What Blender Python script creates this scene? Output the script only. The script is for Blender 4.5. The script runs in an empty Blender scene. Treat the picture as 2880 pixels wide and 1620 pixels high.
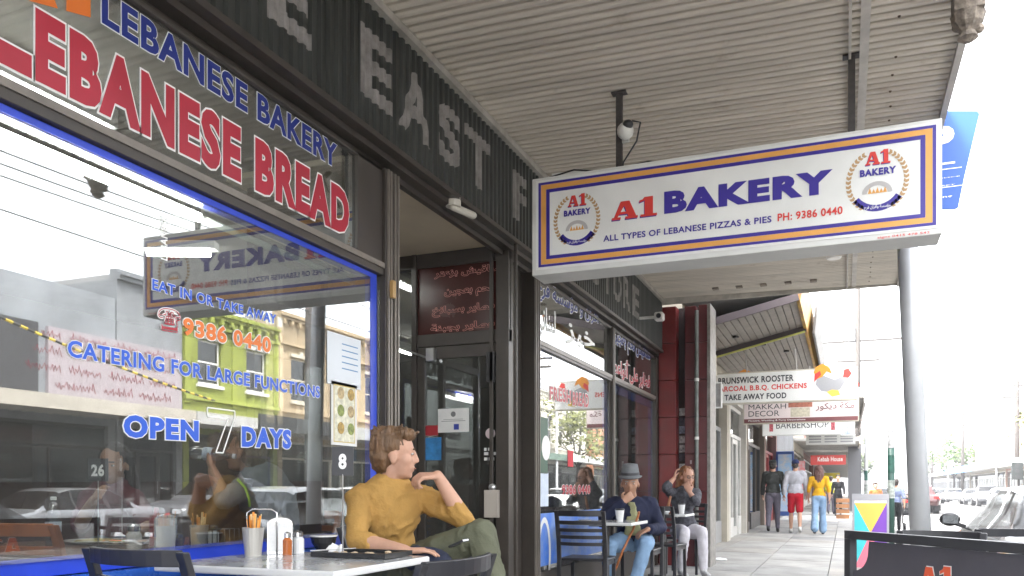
import bpy, bmesh, math, random
from mathutils import Vector, Matrix, noise
random.seed(7)
R = math.radians
SC = bpy.context.scene
COL = SC.collection
# ---------------------------------------------------------------- camera, sky, sun, exposure
TH = R(21.99); CT, ST = math.cos(TH), math.sin(TH)
FP, UC, VH, H = 2318.0, 1440.0, 1376.0, 1.05      # focal length in photo pixels, centre column, horizon row, eye height
cam = bpy.data.cameras.new('camera'); cam.sensor_width = 36; cam.lens = 36*FP/2880
cam.shift_y = (VH-810)/2880; cam.clip_start = .05; cam.clip_end = 1500
camo = bpy.data.objects.new('camera', cam); COL.objects.link(camo)
camo.location = (0, 0, H); camo.rotation_euler = (R(90), 0, TH); SC.camera = camo
world = bpy.data.worlds.new('World'); SC.world = world; world.use_nodes = True
nt = world.node_tree; bg = nt.nodes['Background']
sky = nt.nodes.new('ShaderNodeTexSky'); sky.sky_type = 'NISHITA'; sky.sun_disc = False
sky.sun_elevation = R(60); sky.sun_rotation = R(238); sky.air_density = 1.0; sky.dust_density = 3.0; sky.ozone_density = 1.0
hs = nt.nodes.new('ShaderNodeHueSaturation'); hs.inputs['Saturation'].default_value = .14
nt.links.new(sky.outputs[0], hs.inputs['Color']); nt.links.new(hs.outputs[0], bg.inputs[0]); bg.inputs[1].default_value = .15
sun = bpy.data.lights.new('sun', 'SUN'); sun.energy = 1.7; sun.angle = R(14); sun.color = (1, .97, .92)
suno = bpy.data.objects.new('sun', sun); COL.objects.link(suno)
sd = Vector((math.sin(R(238))*math.cos(R(60)), math.cos(R(238))*math.cos(R(60)), math.sin(R(60))))
suno.rotation_euler = sd.to_track_quat('Z', 'Y').to_euler(); suno.location = (-20, -10, 30)
SC.view_settings.view_transform = 'Standard'; SC.view_settings.look = 'None'
SC.view_settings.exposure = 3.55; SC.view_settings.gamma = 1; SC.view_settings.use_curve_mapping = False
cy = SC.cycles; cy.max_bounces = 10; cy.diffuse_bounces = 5; cy.glossy_bounces = 5; cy.transparent_max_bounces = 24
cy.transmission_bounces = 4; cy.caustics_reflective = False; cy.caustics_refractive = False; cy.sample_clamp_indirect = 6
cy.use_denoising = True

# ---------------------------------------------------------------- measuring helpers (photo pixel -> place)
def P(u, v, d):
    x = (u-UC)/FP*d
    return Vector((x*CT-d*ST, x*ST+d*CT, H+(VH-v)/FP*d))
def onX(u, v, X):
    t = (u-UC)/FP; return P(u, v, X/(t*CT-ST))
def onY(u, v, Y):
    t = (u-UC)/FP; return P(u, v, Y/(t*ST+CT))

# ---------------------------------------------------------------- materials
MC = {}
def mat(key, c, rough=.6, metal=0., var=0., sc=4., bump=0., bsc=40., spec=.5, stretch=None, emit=0., coat=0., c2=None, detail=4, world=False, spots=None):
    if key in MC: return MC[key]
    m = bpy.data.materials.new(key); MC[key] = m; m.use_nodes = True; t = m.node_tree
    b = t.nodes['Principled BSDF']; c = tuple(c)+(1,)
    b.inputs['Base Color'].default_value = c; b.inputs['Roughness'].default_value = rough
    b.inputs['Metallic'].default_value = metal; b.inputs['Specular IOR Level'].default_value = spec
    if coat: b.inputs['Coat Weight'].default_value = coat; b.inputs['Coat Roughness'].default_value = .06
    if emit: b.inputs['Emission Color'].default_value = c; b.inputs['Emission Strength'].default_value = emit
    tc = t.nodes.new('ShaderNodeTexCoord'); mp = t.nodes.new('ShaderNodeMapping')
    if world: tc = t.nodes.new('ShaderNodeNewGeometry')
    t.links.new(tc.outputs['Position' if world else 'Object'], mp.inputs[0])
    if stretch: mp.inputs['Scale'].default_value = stretch
    if var or c2:
        n = t.nodes.new('ShaderNodeTexNoise'); n.inputs['Scale'].default_value = sc; n.inputs['Detail'].default_value = detail
        n.inputs['Roughness'].default_value = .65
        t.links.new(mp.outputs[0], n.inputs['Vector'])
        r = t.nodes.new('ShaderNodeValToRGB'); r.color_ramp.elements[0].position = .32; r.color_ramp.elements[1].position = .68
        lo = tuple(max(0, x*(1-var)) for x in c[:3])+(1,) if not c2 else tuple(c2)+(1,)
        hi = tuple(min(1, x*(1+var*.6)) for x in c[:3])+(1,)
        r.color_ramp.elements[0].color = lo; r.color_ramp.elements[1].color = hi
        t.links.new(n.outputs['Fac'], r.inputs[0]); t.links.new(r.outputs[0], b.inputs['Base Color'])
        rr = t.nodes.new('ShaderNodeMapRange'); rr.inputs[3].default_value = max(.03, rough-.12); rr.inputs[4].default_value = min(1, rough+.1)
        t.links.new(n.outputs['Fac'], rr.inputs[0]); t.links.new(rr.outputs[0], b.inputs['Roughness'])
    if spots:
        vo = t.nodes.new('ShaderNodeTexVoronoi'); vo.inputs['Scale'].default_value = spots[0]; t.links.new(mp.outputs[0], vo.inputs['Vector'])
        nz = t.nodes.new('ShaderNodeTexNoise'); nz.inputs['Scale'].default_value = spots[0]*.35; nz.inputs['Detail'].default_value = 3; t.links.new(mp.outputs[0], nz.inputs['Vector'])
        mr = t.nodes.new('ShaderNodeMapRange'); mr.inputs[1].default_value = .07; mr.inputs[2].default_value = .12; mr.inputs[3].default_value = 1; mr.inputs[4].default_value = 0
        t.links.new(vo.outputs['Distance'], mr.inputs[0])
        m2 = t.nodes.new('ShaderNodeMapRange'); m2.inputs[1].default_value = .48; m2.inputs[2].default_value = .6; t.links.new(nz.outputs['Fac'], m2.inputs[0])
        mu = t.nodes.new('ShaderNodeMath'); mu.operation = 'MULTIPLY'; t.links.new(mr.outputs[0], mu.inputs[0]); t.links.new(m2.outputs[0], mu.inputs[1])
        mxs = t.nodes.new('ShaderNodeMix'); mxs.data_type = 'RGBA'; mxs.inputs[7].default_value = tuple(spots[1])+(1,)
        t.links.new(mu.outputs[0], mxs.inputs[0])
        if b.inputs['Base Color'].links: t.links.new(b.inputs['Base Color'].links[0].from_socket, mxs.inputs[6])
        else: mxs.inputs[6].default_value = c
        t.links.new(mxs.outputs[2], b.inputs['Base Color'])
    if bump:
        n2 = t.nodes.new('ShaderNodeTexNoise'); n2.inputs['Scale'].default_value = bsc; n2.inputs['Detail'].default_value = 5
        t.links.new(mp.outputs[0], n2.inputs['Vector'])
        bp = t.nodes.new('ShaderNodeBump'); bp.inputs['Strength'].default_value = bump; bp.inputs['Distance'].default_value = .02
        t.links.new(n2.outputs['Fac'], bp.inputs['Height']); t.links.new(bp.outputs[0], b.inputs['Normal'])
    return m
def glass(key, tint=(.9, .93, .92), f0=.05, wav=0., rough=0., dust=0.):
    if key in MC: return MC[key]
    m = bpy.data.materials.new(key); MC[key] = m; m.use_nodes = True; t = m.node_tree
    t.nodes.remove(t.nodes['Principled BSDF']); out = t.nodes['Material Output']
    tr = t.nodes.new('ShaderNodeBsdfTransparent'); tr.inputs[0].default_value = tint+(1,)
    gl = t.nodes.new('ShaderNodeBsdfGlossy'); gl.inputs['Roughness'].default_value = rough
    lw = t.nodes.new('ShaderNodeLayerWeight'); lw.inputs[0].default_value = .5
    pw = t.nodes.new('ShaderNodeMath'); pw.operation = 'POWER'; pw.inputs[1].default_value = 4.4
    ml = t.nodes.new('ShaderNodeMath'); ml.operation = 'MULTIPLY_ADD'; ml.inputs[1].default_value = .95; ml.inputs[2].default_value = f0
    ml.use_clamp = True
    mx = t.nodes.new('ShaderNodeMixShader')
    t.links.new(lw.outputs['Facing'], pw.inputs[0]); t.links.new(pw.outputs[0], ml.inputs[0]); t.links.new(ml.outputs[0], mx.inputs[0])
    t.links.new(tr.outputs[0], mx.inputs[1]); t.links.new(gl.outputs[0], mx.inputs[2]); t.links.new(mx.outputs[0], out.inputs[0])
    if dust:
        df = t.nodes.new('ShaderNodeBsdfDiffuse'); df.inputs[0].default_value = (.5,.5,.48,1); ge = t.nodes.new('ShaderNodeNewGeometry'); nd = t.nodes.new('ShaderNodeTexNoise')
        nd.inputs['Scale'].default_value = 2.3; nd.inputs['Detail'].default_value = 7; nd.inputs['Roughness'].default_value = .7; t.links.new(ge.outputs['Position'], nd.inputs['Vector'])
        mr = t.nodes.new('ShaderNodeMapRange'); mr.inputs[1].default_value = .42; mr.inputs[2].default_value = .8; mr.inputs[3].default_value = dust*.25; mr.inputs[4].default_value = dust*1.8
        m3 = t.nodes.new('ShaderNodeMixShader'); t.links.new(nd.outputs['Fac'], mr.inputs[0]); t.links.new(mr.outputs[0], m3.inputs[0]); t.links.new(mx.outputs[0], m3.inputs[1]); t.links.new(df.outputs[0], m3.inputs[2]); t.links.new(m3.outputs[0], out.inputs[0])
    if wav:
        n = t.nodes.new('ShaderNodeTexNoise'); n.inputs['Scale'].default_value = .9; n.inputs['Detail'].default_value = 0
        bp = t.nodes.new('ShaderNodeBump'); bp.inputs['Strength'].default_value = wav; bp.inputs['Distance'].default_value = .02
        t.links.new(n.outputs['Fac'], bp.inputs['Height']); t.links.new(bp.outputs[0], gl.inputs['Normal'])
    return m
C = dict(red=(.5, .015, .03), blue=(.01, .02, .32), white=(.8, .8, .78), black=(.012, .012, .014), orange=(.8, .22, .02),
         cream=(.52, .47, .38), yellow=(.75, .45, .02), bronze=(.09, .075, .062))
def paint(k, c, **kw):
    kw.setdefault('rough', .5); return mat(k, c, **kw)

# ---------------------------------------------------------------- mesh builder
class MB:
    def __init__(s): s.v = []; s.f = []
    def add(s, vs, fs):
        o = len(s.v); s.v += [Vector(p) for p in vs]; s.f += [tuple(i+o for i in f) for f in fs]; return s
    def box(s, x0, x1, y0, y1, z0, z1):
        return s.add([(x0,y0,z0),(x1,y0,z0),(x1,y1,z0),(x0,y1,z0),(x0,y0,z1),(x1,y0,z1),(x1,y1,z1),(x0,y1,z1)],
                     [(0,3,2,1),(4,5,6,7),(0,1,5,4),(1,2,6,5),(2,3,7,6),(3,0,4,7)])
    def bar(s, p0, p1, w, t, up=(0,0,1)):
        p0 = Vector(p0); p1 = Vector(p1); d = (p1-p0).normalized(); a = d.cross(Vector(up))
        if a.length < 1e-3: a = d.cross(Vector((1,0,0)))
        a.normalize(); b = a.cross(d).normalized(); a = a*w/2; b = b*t/2
        vs = [p0-a-b, p0+a-b, p0+a+b, p0-a+b, p1-a-b, p1+a-b, p1+a+b, p1-a+b]
        return s.add(vs, [(0,3,2,1),(4,5,6,7),(0,1,5,4),(1,2,6,5),(2,3,7,6),(3,0,4,7)])
    def rings(s, rs, closed=True, cap=True):
        n = len(rs[0]); o = len(s.v)
        for r in rs: s.v += [Vector(p) for p in r]
        for i in range(len(rs)-1):
            for j in range(n if closed else n-1):
                k = (j+1) % n
                s.f.append((o+i*n+j, o+i*n+k, o+(i+1)*n+k, o+(i+1)*n+j))
        if cap:
            s.f.append(tuple(o+j for j in reversed(range(n)))); s.f.append(tuple(o+(len(rs)-1)*n+j for j in range(n)))
        return s
    def tube(s, pts, r, n=8):
        pts = [Vector(p) for p in pts]; rs = []
        rr = r if isinstance(r, (list, tuple)) else [r]*len(pts); a = None
        for i, p in enumerate(pts):
            d = (pts[min(i+1, len(pts)-1)]-pts[max(i-1, 0)]).normalized()
            if a is None:
                a = d.cross(Vector((0,0,1)))
                if a.length < .1: a = d.cross(Vector((1,0,0)))
            a = (a-d*a.dot(d)).normalized(); b = d.cross(a)
            rs.append([p+(a*math.cos(2*math.pi*k/n)+b*math.sin(2*math.pi*k/n))*rr[i] for k in range(n)])
        return s.rings(rs)
    def lathe(s, c, prof, n=16, axis='z'):
        c = Vector(c); rs = []
        for r, h in prof:
            r = max(r, 1e-4); q = []
            for k in range(n):
                a = 2*math.pi*k/n
                if axis == 'z': q.append(c+Vector((r*math.cos(a), r*math.sin(a), h)))
                elif axis == 'x': q.append(c+Vector((h, r*math.cos(a), r*math.sin(a))))
                else: q.append(c+Vector((r*math.sin(a), h, r*math.cos(a))))
            rs.append(q)
        return s.rings(rs)
    def ell(s, c, rx, ry, rz, M=None, n=14, m=9):
        c = Vector(c); vs = []; fs = []
        for i in range(m+1):
            ph = math.pi*i/m
            for j in range(n):
                a = 2*math.pi*j/n; q = Vector((rx*math.sin(ph)*math.cos(a), ry*math.sin(ph)*math.sin(a), rz*math.cos(ph)))
                if M: q = M @ q
                vs.append(c+q)
        for i in range(m):
            for j in range(n):
                k = (j+1) % n; fs.append((i*n+j, (i+1)*n+j, (i+1)*n+k, i*n+k))
        return s.add(vs, fs)
    def cap(s, p0, r0, p1, r1, n=12):
        p0 = Vector(p0); p1 = Vector(p1); d = p1-p0; L = d.length
        if L < 1e-5: return s.ell(p0, r0, r0, r0)
        d /= L; a = d.orthogonal().normalized(); b = d.cross(a); rs = []
        for i in range(5):
            t = -math.pi/2+math.pi/2*i/4+.02; rs.append((p0+d*math.sin(t)*r0, r0*math.cos(t)))
        for i in range(5):
            t = math.pi/2*i/4-.02*(i == 4); rs.append((p1+d*math.sin(t)*r1, r1*math.cos(t)))
        return s.rings([[c+(a*math.cos(2*math.pi*k/n)+b*math.sin(2*math.pi*k/n))*max(r, 1e-4) for k in range(n)] for c, r in rs])
    def chain(s, pts, rs):
        for i in range(len(pts)-1): s.cap(pts[i], rs[i], pts[i+1], rs[i+1])
        return s
    def prism(s, poly, o, ax, ay, n, t):
        o, ax, ay, n = Vector(o), Vector(ax), Vector(ay), Vector(n)
        A = [o+ax*x+ay*y for x, y in poly]; B = [p+n*t for p in A]
        return s.rings([A, B])
    def wall(s, X0, X1, y0, y1, z0, z1, holes):
        ys = sorted({y0, y1, *[h[0] for h in holes], *[h[1] for h in holes]}); zs = sorted({z0, z1, *[h[2] for h in holes], *[h[3] for h in holes]})
        ys = [y for y in ys if y0 <= y <= y1]; zs = [z for z in zs if z0 <= z <= z1]
        for a, b in zip(ys, ys[1:]):
            run = None
            for c, d in zip(zs, zs[1:]):
                hole = any(h[0]-1e-6 <= a and b <= h[1]+1e-6 and h[2]-1e-6 <= c and d <= h[3]+1e-6 for h in holes)
                if not hole: run = [c, d] if run is None else [run[0], d]
                if hole and run: s.box(X0, X1, a, b, *run); run = None
            if run: s.box(X0, X1, a, b, *run)
        return s
def mesh_of(mb, name, m, smooth=False, bev=0):
    me = bpy.data.meshes.new(name); me.from_pydata([tuple(v) for v in mb.v], [], mb.f); me.validate()
    bm = bmesh.new(); bm.from_mesh(me)
    bmesh.ops.recalc_face_normals(bm, faces=bm.faces)
    if bev: bmesh.ops.bevel(bm, geom=[e for e in bm.edges if len(e.link_faces) == 2 and e.calc_face_angle(0) > .6], offset=bev, segments=2, profile=.5, affect='EDGES')
    bm.to_mesh(me); bm.free()
    if smooth:
        me.polygons.foreach_set('use_smooth', [True]*len(me.polygons))
    if m: me.materials.append(m)
    return me
def hook(o, parent):
    COL.objects.link(o)
    if parent is not None:
        o.parent = parent; p = parent; off = Vector()
        while p is not None: off += p.location; p = p.parent
        o.location -= off
    return o
def ob(mb, name, m, parent=None, smooth=False, bev=0, label=None, kind=None):
    o = bpy.data.objects.new(name, mesh_of(mb, name, m, smooth, bev)); hook(o, parent)
    if label: o['label'] = label
    if kind: o['kind'] = kind
    return o
def tag(o, label, cat, group=None, kind=None):
    o['label'] = label
    if cat: o['category'] = cat
    if group: o['group'] = group
    if kind: o['kind'] = kind
    return o
def thing(name, label, cat, loc=(0,0,0), group=None):
    o = bpy.data.objects.new(name, None); o.empty_display_size = .1; COL.objects.link(o); o.location = loc
    return tag(o, label, cat, group)
def solo(mb, name, m, label, cat, group=None, smooth=False, bev=0):
    xs = [v.x for v in mb.v]; ys = [v.y for v in mb.v]; zs = [v.z for v in mb.v]
    c = Vector(((min(xs)+max(xs))/2, (min(ys)+max(ys))/2, min(zs)))
    for v in mb.v: v -= c
    o = ob(mb, name, m, None, smooth, bev); o.location = c
    return tag(o, label, cat, group)
def struct(mb, name, m, **kw):
    o = ob(mb, name, m, **kw); o['kind'] = 'structure'; return o
def copy_tree(o, parent=None):
    c = o.copy(); COL.objects.link(c); c.parent = parent
    for ch in o.children: copy_tree(ch, c)
    return c
def place(proto, loc, rz, label, first=[None]):
    c = copy_tree(proto); c.location = loc; c.rotation_euler = (0, 0, rz); c['label'] = label; return c

# ---------------------------------------------------------------- lettering
TC = {}
def glyphs(s, off=0., space=1., lines=1.):
    k = (s, off, space)
    if k in TC: return TC[k]
    c = bpy.data.curves.new('t', 'FONT'); c.body = s; c.offset = off; c.space_character = space; c.resolution_u = 3
    o = bpy.data.objects.new('t', c); me = bpy.data.meshes.new_from_object(o)
    r = ([tuple(v.co) for v in me.vertices], [tuple(p.vertices) for p in me.polygons])
    bpy.data.objects.remove(o); bpy.data.curves.remove(c); bpy.data.meshes.remove(me); TC[k] = r; return r
def letters(s, m, parent, org, right, up, w, h, off=0., out=0., mo=None, lift=.0015, name='lettering', fn=None, space=None, shadow=None, ms=None):
    """text whose glyph box has its lower left corner at org and measures w by h"""
    org, right, up = Vector(org), Vector(right).normalized(), Vector(up).normalized(); n = right.cross(up)
    if space is None: space = 1 if max(map(ord, s)) > 1000 else 1+off*2.6
    v0, f0 = glyphs(s, off, space)
    x0 = min(v[0] for v in v0); x1 = max(v[0] for v in v0); y0 = min(v[1] for v in v0); y1 = max(v[1] for v in v0)
    def put(vs, fs, l, mm, nm, dx=0, dy=0):
        mb = MB(); mb.add([org+right*((v[0]-x0)/(x1-x0)*w+dx)+up*((v[1]-y0)/(y1-y0)*h+dy)+n*l for v in vs], fs)
        me = bpy.data.meshes.new(nm); me.from_pydata([tuple(p) for p in mb.v], [], mb.f); me.materials.append(mm)
        o = bpy.data.objects.new(nm, me); hook(o, parent); return o
    if shadow: put(v0, f0, lift*.4, ms, name+'_shadow', *shadow)
    if out:
        v1, f1 = glyphs(s, off+out, space); put(v1, f1, lift*.6, mo, name+'_outline')
    return put(v0, f0, lift*1.6, m, name)
AR = {'ا':('FE8D','FE8E',None,None),'أ':('FE83','FE84',None,None),'ب':('FE8F','FE90','FE91','FE92'),'ت':('FE95','FE96','FE97','FE98'),
 'ة':('FE93','FE94',None,None),'ج':('FE9D','FE9E','FE9F','FEA0'),'ح':('FEA1','FEA2','FEA3','FEA4'),'خ':('FEA5','FEA6','FEA7','FEA8'),
 'د':('FEA9','FEAA',None,None),'ر':('FEAD','FEAE',None,None),'ز':('FEAF','FEB0',None,None),'س':('FEB1','FEB2','FEB3','FEB4'),
 'ش':('FEB5','FEB6','FEB7','FEB8'),'ط':('FEC1','FEC2','FEC3','FEC4'),'ع':('FEC9','FECA','FECB','FECC'),'ف':('FED1','FED2','FED3','FED4'),
 'ق':('FED5','FED6','FED7','FED8'),'ك':('FED9','FEDA','FEDB','FEDC'),'ل':('FEDD','FEDE','FEDF','FEE0'),'م':('FEE1','FEE2','FEE3','FEE4'),
 'ن':('FEE5','FEE6','FEE7','FEE8'),'ه':('FEE9','FEEA','FEEB','FEEC'),'و':('FEED','FEEE',None,None),'ؤ':('FE85','FE86',None,None),
 'ى':('FEEF','FEF0',None,None),'ي':('FEF1','FEF2','FEF3','FEF4')}
def arabic(s):
    o = []
    for i, ch in enumerate(s):
        if ch not in AR: o.append(ch); continue
        pj = i > 0 and s[i-1] in AR and AR[s[i-1]][2] is not None
        nj = i < len(s)-1 and s[i+1] in AR and AR[ch][2] is not None
        k = 3 if pj and nj else 1 if pj else 2 if nj else 0
        o.append(chr(int(AR[ch][k], 16)))
    return ''.join(reversed(o))
def on_window(s, m, parent, uL, vLb, vLt, uR, vRb, vRt, X, **kw):
    """text on a pane parallel to the street, measured at its two ends in the photograph"""
    a = onX(uL, vLb, X); b = onX(uL, vLt, X); c = onX(uR, vRb, X); d = onX(uR, vRt, X)
    z0 = (a.z+c.z)/2; z1 = (b.z+d.z)/2; s0 = (c.z-a.z)
    return letters(s, m, parent, (X, a.y, a.z), (0, c.y-a.y, s0), (0, 0, 1), math.hypot(c.y-a.y, s0), z1-z0, **kw)

def slab_a1(m, parent, org, right, up, w, h, ms, mo=None, lift=.0012):
    org, right, up = Vector(org), Vector(right).normalized(), Vector(up).normalized(); n = right.cross(up)
    P1 = [[(.02,0),(.36,0),(.36,.13),(.02,.13)], [(.54,0),(1.02,0),(1.02,.13),(.54,.13)], [(.10,.13),(.24,.13),(.60,.97),(.36,.97)], [(.66,.13),(.96,.13),(.70,.97),(.42,.97)], [(.26,.27),(.72,.27),(.68,.40),(.32,.40)],
          [(1.12,0),(1.75,0),(1.75,.13),(1.12,.13)], [(1.28,.13),(1.60,.13),(1.60,1.05),(1.28,1.05)], [(1.08,.78),(1.28,.86),(1.28,1.05),(1.20,.93),(1.08,.90)]]
    def lay(mm, dx, dy, l0, nm, gr=0):
        mb = MB()
        for k, q in enumerate(P1):
            c = (sum(p[0] for p in q)/len(q), sum(p[1] for p in q)/len(q))
            mb.add([org+right*((p[0]+gr*(1 if p[0] > c[0] else -1))/1.75*w+dx)+up*((p[1]+gr*(1 if p[1] > c[1] else -1))*h*.95+dy)+n*(l0+k*.00012) for p in q], [tuple(range(len(q)))])
        me = bpy.data.meshes.new(nm); me.from_pydata([tuple(p) for p in mb.v], [], mb.f); me.materials.append(mm); hook(bpy.data.objects.new(nm, me), parent)
    if ms: lay(ms, -.035*h, -.05*h, lift*.3, 'lettering_shadow')
    if mo: lay(mo, 0, 0, lift*.3, 'lettering_outline', .035)
    lay(m, 0, 0, lift+.0006, 'lettering')
# ---------------------------------------------------------------- bodies
TS = bpy.data.scenes.new('workbench')
def blob(mb, name, m, vox, smooth=2, parent=None, fold=0., fs=14., fstretch=(1,1,1), label=None):
    me = bpy.data.meshes.new('tmp'); me.from_pydata([tuple(v) for v in mb.v], [], mb.f)
    bm = bmesh.new(); bm.from_mesh(me); bmesh.ops.recalc_face_normals(bm, faces=bm.faces); bm.to_mesh(me); bm.free()
    o = bpy.data.objects.new('tmp', me); TS.collection.objects.link(o)
    r = o.modifiers.new('r', 'REMESH'); r.mode = 'VOXEL'; r.voxel_size = vox
    s = o.modifiers.new('s', 'SMOOTH'); s.iterations = smooth; s.factor = .6
    
    with bpy.context.temp_override(scene=TS, view_layer=TS.view_layers[0]):
        dg = bpy.context.evaluated_depsgraph_get(); out = bpy.data.meshes.new_from_object(o.evaluated_get(dg))
    bpy.data.objects.remove(o)
    if fold:
        nn = [0.]*(3*len(out.vertices)); out.vertices.foreach_get('normal', nn)
        for iv, v in enumerate(out.vertices):
            q = Vector((v.co.x*fstretch[0], v.co.y*fstretch[1], v.co.z*fstretch[2]))*fs
            q += Vector((noise.noise(q*.4), noise.noise(q*.4+Vector((7,0,0))), 0))*2.0
            a = 1-abs(noise.noise(q))*2.2; a = a*.75+.35*(1-abs(noise.noise(q*2.3))*2.2); v.co += Vector(nn[3*iv:3*iv+3])*fold*(a*a*(1 if a > 0 else -1)-.3)
    out.name = name; out.materials.clear(); out.materials.append(m)
    out.polygons.foreach_set('use_smooth', [True]*len(out.polygons))
    n = bpy.data.objects.new(name, out); hook(n, parent)
    if label: n['label'] = label
    return n
def frame_of(fwd, up=(0,0,1)):
    f = Vector(fwd).normalized(); u = Vector(up); u = (u-f*u.dot(f)).normalized(); s = f.cross(u)
    return f, u, s
def head_prims(mb, c, fwd, up, k=1.):
    f, u, s = frame_of(fwd, up); M = Matrix((s, f, u)).transposed()
    q = lambda a, b, d: c+f*a*k+u*b*k+s*d*k
    mb.ell(q(-.012,.022,0), .077*k, .098*k, .092*k, M, 18, 12)
    mb.ell(q(.028,-.045,0), .060*k, .062*k, .075*k, M, 16, 10)
    mb.ell(q(.060,-.098,0), .026*k, .022*k, .020*k, M)
    mb.ell(q(.066,.012,0), .052*k, .026*k, .028*k, M)
    mb.cap(q(.086,.006,0), .011*k, q(.099,-.030,0), .0135*k)
    mb.cap(q(.092,-.036,.010), .009*k, q(.092,-.036,-.010), .009*k)
    mb.ell(q(.030,-.085,0), .050*k, .046*k, .034*k, M)
    mb.ell(q(.078,-.065,0), .024*k, .016*k, .0065*k, M); mb.ell(q(.075,-.077,0), .021*k, .016*k, .007*k, M)
    for e in (-1, 1):
        mb.ell(q(.044,-.030,.034*e), .032*k, .036*k, .036*k, M)
        mb.ell(q(-.004,-.022,.080*e), .010*k, .020*k, .032*k, M)
def hand(mb, w, dirv, palm, k=1., curl=.5, thumb=1, spread=.06):
    """w wrist, dirv towards the knuckles, palm = direction the palm faces; curl bends the fingers palmwards"""
    d, n, s = frame_of(dirv, palm); s = s*thumb
    kn = w+d*.085*k
    for i, (o, L) in enumerate(((-.033,.062), (-.011,.072), (.011,.078), (.033,.070))):
        mb.cap(w+s*o*.6*k+d*.012*k, .0150*k, w+d*.082*k+s*o*k, .0122*k)
        p = w+d*.086*k+s*o*k; a = curl*(.75+.1*(3-i)); dd, nn = d, n
        for j, fr in enumerate((.45, .32, .24)):
            dd, nn = (dd*math.cos(a)+nn*math.sin(a)).normalized(), (nn*math.cos(a)-dd*math.sin(a)).normalized()
            e = p+(dd+s*spread*(i-1.5)*.6)*L*fr*k; r = (.0098, .0090, .0080)[j]*k
            mb.cap(p, r, e, r*.92, 10); p = e
    t0 = w+s*.026*k+d*.022*k+n*.006*k; t1 = t0+(d*.55+s*.75+n*.35).normalized()*.042*k; t2 = t1+(d*.85+s*.25+n*.45).normalized()*.032*k
    t3 = t2+(d*.9+n*.4-s*.1).normalized()*.022*k
    mb.chain([t0, t1, t2, t3], [.0150*k, .0118*k, .0105*k, .0088*k])
# ================================================================ ground, road
M_CONC = mat('concrete_paving', (.30,.29,.27), rough=.85, var=.28, sc=1.6, bump=.25, bsc=60, detail=8)
M_SLABS = [mat('paving_slab_%s' % n, c, rough=.85, var=.30, sc=1.3, bump=.3, bsc=70, detail=9, world=True, spots=(7, (.09,.085,.08))) for n, c in
           (('pale', (.37,.36,.34)), ('grey', (.33,.325,.31)), ('warm', (.36,.34,.31)), ('dark', (.27,.265,.26)))]
M_ASPH = mat('asphalt', (.13,.128,.125), rough=.9, var=.3, sc=.8, bump=.4, bsc=120, detail=8)
M_BLUE = mat('bluestone', (.09,.095,.10), rough=.8, var=.3, sc=6, bump=.3)
M_WHITEP = mat('road_paint', (.75,.75,.72), rough=.7, var=.25, sc=5)
RZ = -.36
def fz(x): return -.02*(x+2.45) if x < 1.2 else RZ     # footpath falls towards the kerb
g = MB(); g.box(-300, 300, -120, 700, -1.2, -.52); struct(g, 'ground', mat('distant_ground', (.12,.12,.11), rough=.95, var=.2, sc=.05))
g = MB(); g.add([(-2.9,-6,-.06),(1.0,-6,-.135),(1.0,150,-.135),(-2.9,150,-.06),(-2.9,-6,-.5),(1.0,-6,-.5),(1.0,150,-.5),(-2.9,150,-.5)],
     [(0,1,2,3),(4,7,6,5),(0,4,5,1),(1,5,6,2),(2,6,7,3),(3,7,4,0)])
foot = struct(g, 'footpath', mat('joint_grit', (.22,.215,.20), rough=.95, var=.2, sc=9))
xs = [-2.9, -2.0, -1.1, -.2, .7, 1.0]
SL = {}
def slab(i, y, L, k):
    x0, x1 = xs[i]+.006, xs[i+1]-.006; key = (i, L, k)
    if key not in SL:
        mb = MB(); a, b = -.02*(x0+2.45), -.02*(x1+2.45)
        mb.add([(x0,.006,a-.05),(x1,.006,b-.05),(x1,L-.006,b-.05),(x0,L-.006,a-.05),(x0,.006,a),(x1,.006,b),(x1,L-.006,b),(x0,L-.006,a)],
               [(0,3,2,1),(4,5,6,7),(0,1,5,4),(1,2,6,5),(2,3,7,6),(3,0,4,7)])
        SL[key] = mesh_of(mb, 'paving_slab', M_SLABS[k])
    o = bpy.data.objects.new('paving_slab', SL[key]); COL.objects.link(o); o.parent = foot; o.location = (0, y, random.uniform(-.002, .002))
for r in range(34):
    for i in range(5): slab(i, -1+r*1.1, 1.1, random.choices((0,1,2,3), (5,4,3,1.2))[0])
mb = MB()
for r in range(60):
    for i in range(5):
        if (r*7+i*3) % 3 == 0: continue
        x0, x1, y = xs[i]+.006, xs[i+1]-.006, 36.4+r*1.8; a, b = -.02*(x0+2.45), -.02*(x1+2.45)
        mb.add([(x0,y,a),(x1,y,b),(x1,y+1.79,b),(x0,y+1.79,a),(x0,y,a-.05),(x1,y,b-.05),(x1,y+1.79,b-.05),(x0,y+1.79,a-.05)],
               [(0,1,2,3),(4,7,6,5),(0,4,5,1),(1,5,6,2),(2,6,7,3),(3,7,4,0)])
ob(mb, 'distant_slabs', M_SLABS[0], foot, kind='stuff')
kerb = MB(); kerb.box(1.0, 1.004, -6, 150, -.5, -.1); kerb = struct(kerb, 'kerb', M_BLUE)
KS = MB().box(1.006, 1.16, .006, .994, -.45, -.075); KSm = mesh_of(KS, 'kerb_stone', M_BLUE, bev=.012)
for k in range(45):
    o = bpy.data.objects.new('kerb_stone', KSm); COL.objects.link(o); o.parent = kerb; o.location = (0, -3+k, 0)
mb = MB().box(1.006, 1.16, 42.006, 150, -.45, -.075); ob(mb, 'kerb_run', M_BLUE, kerb)
struct(MB().box(1.161, 11.84, -60, 400, -.6, RZ), 'road', M_ASPH)
mk = MB()
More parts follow.
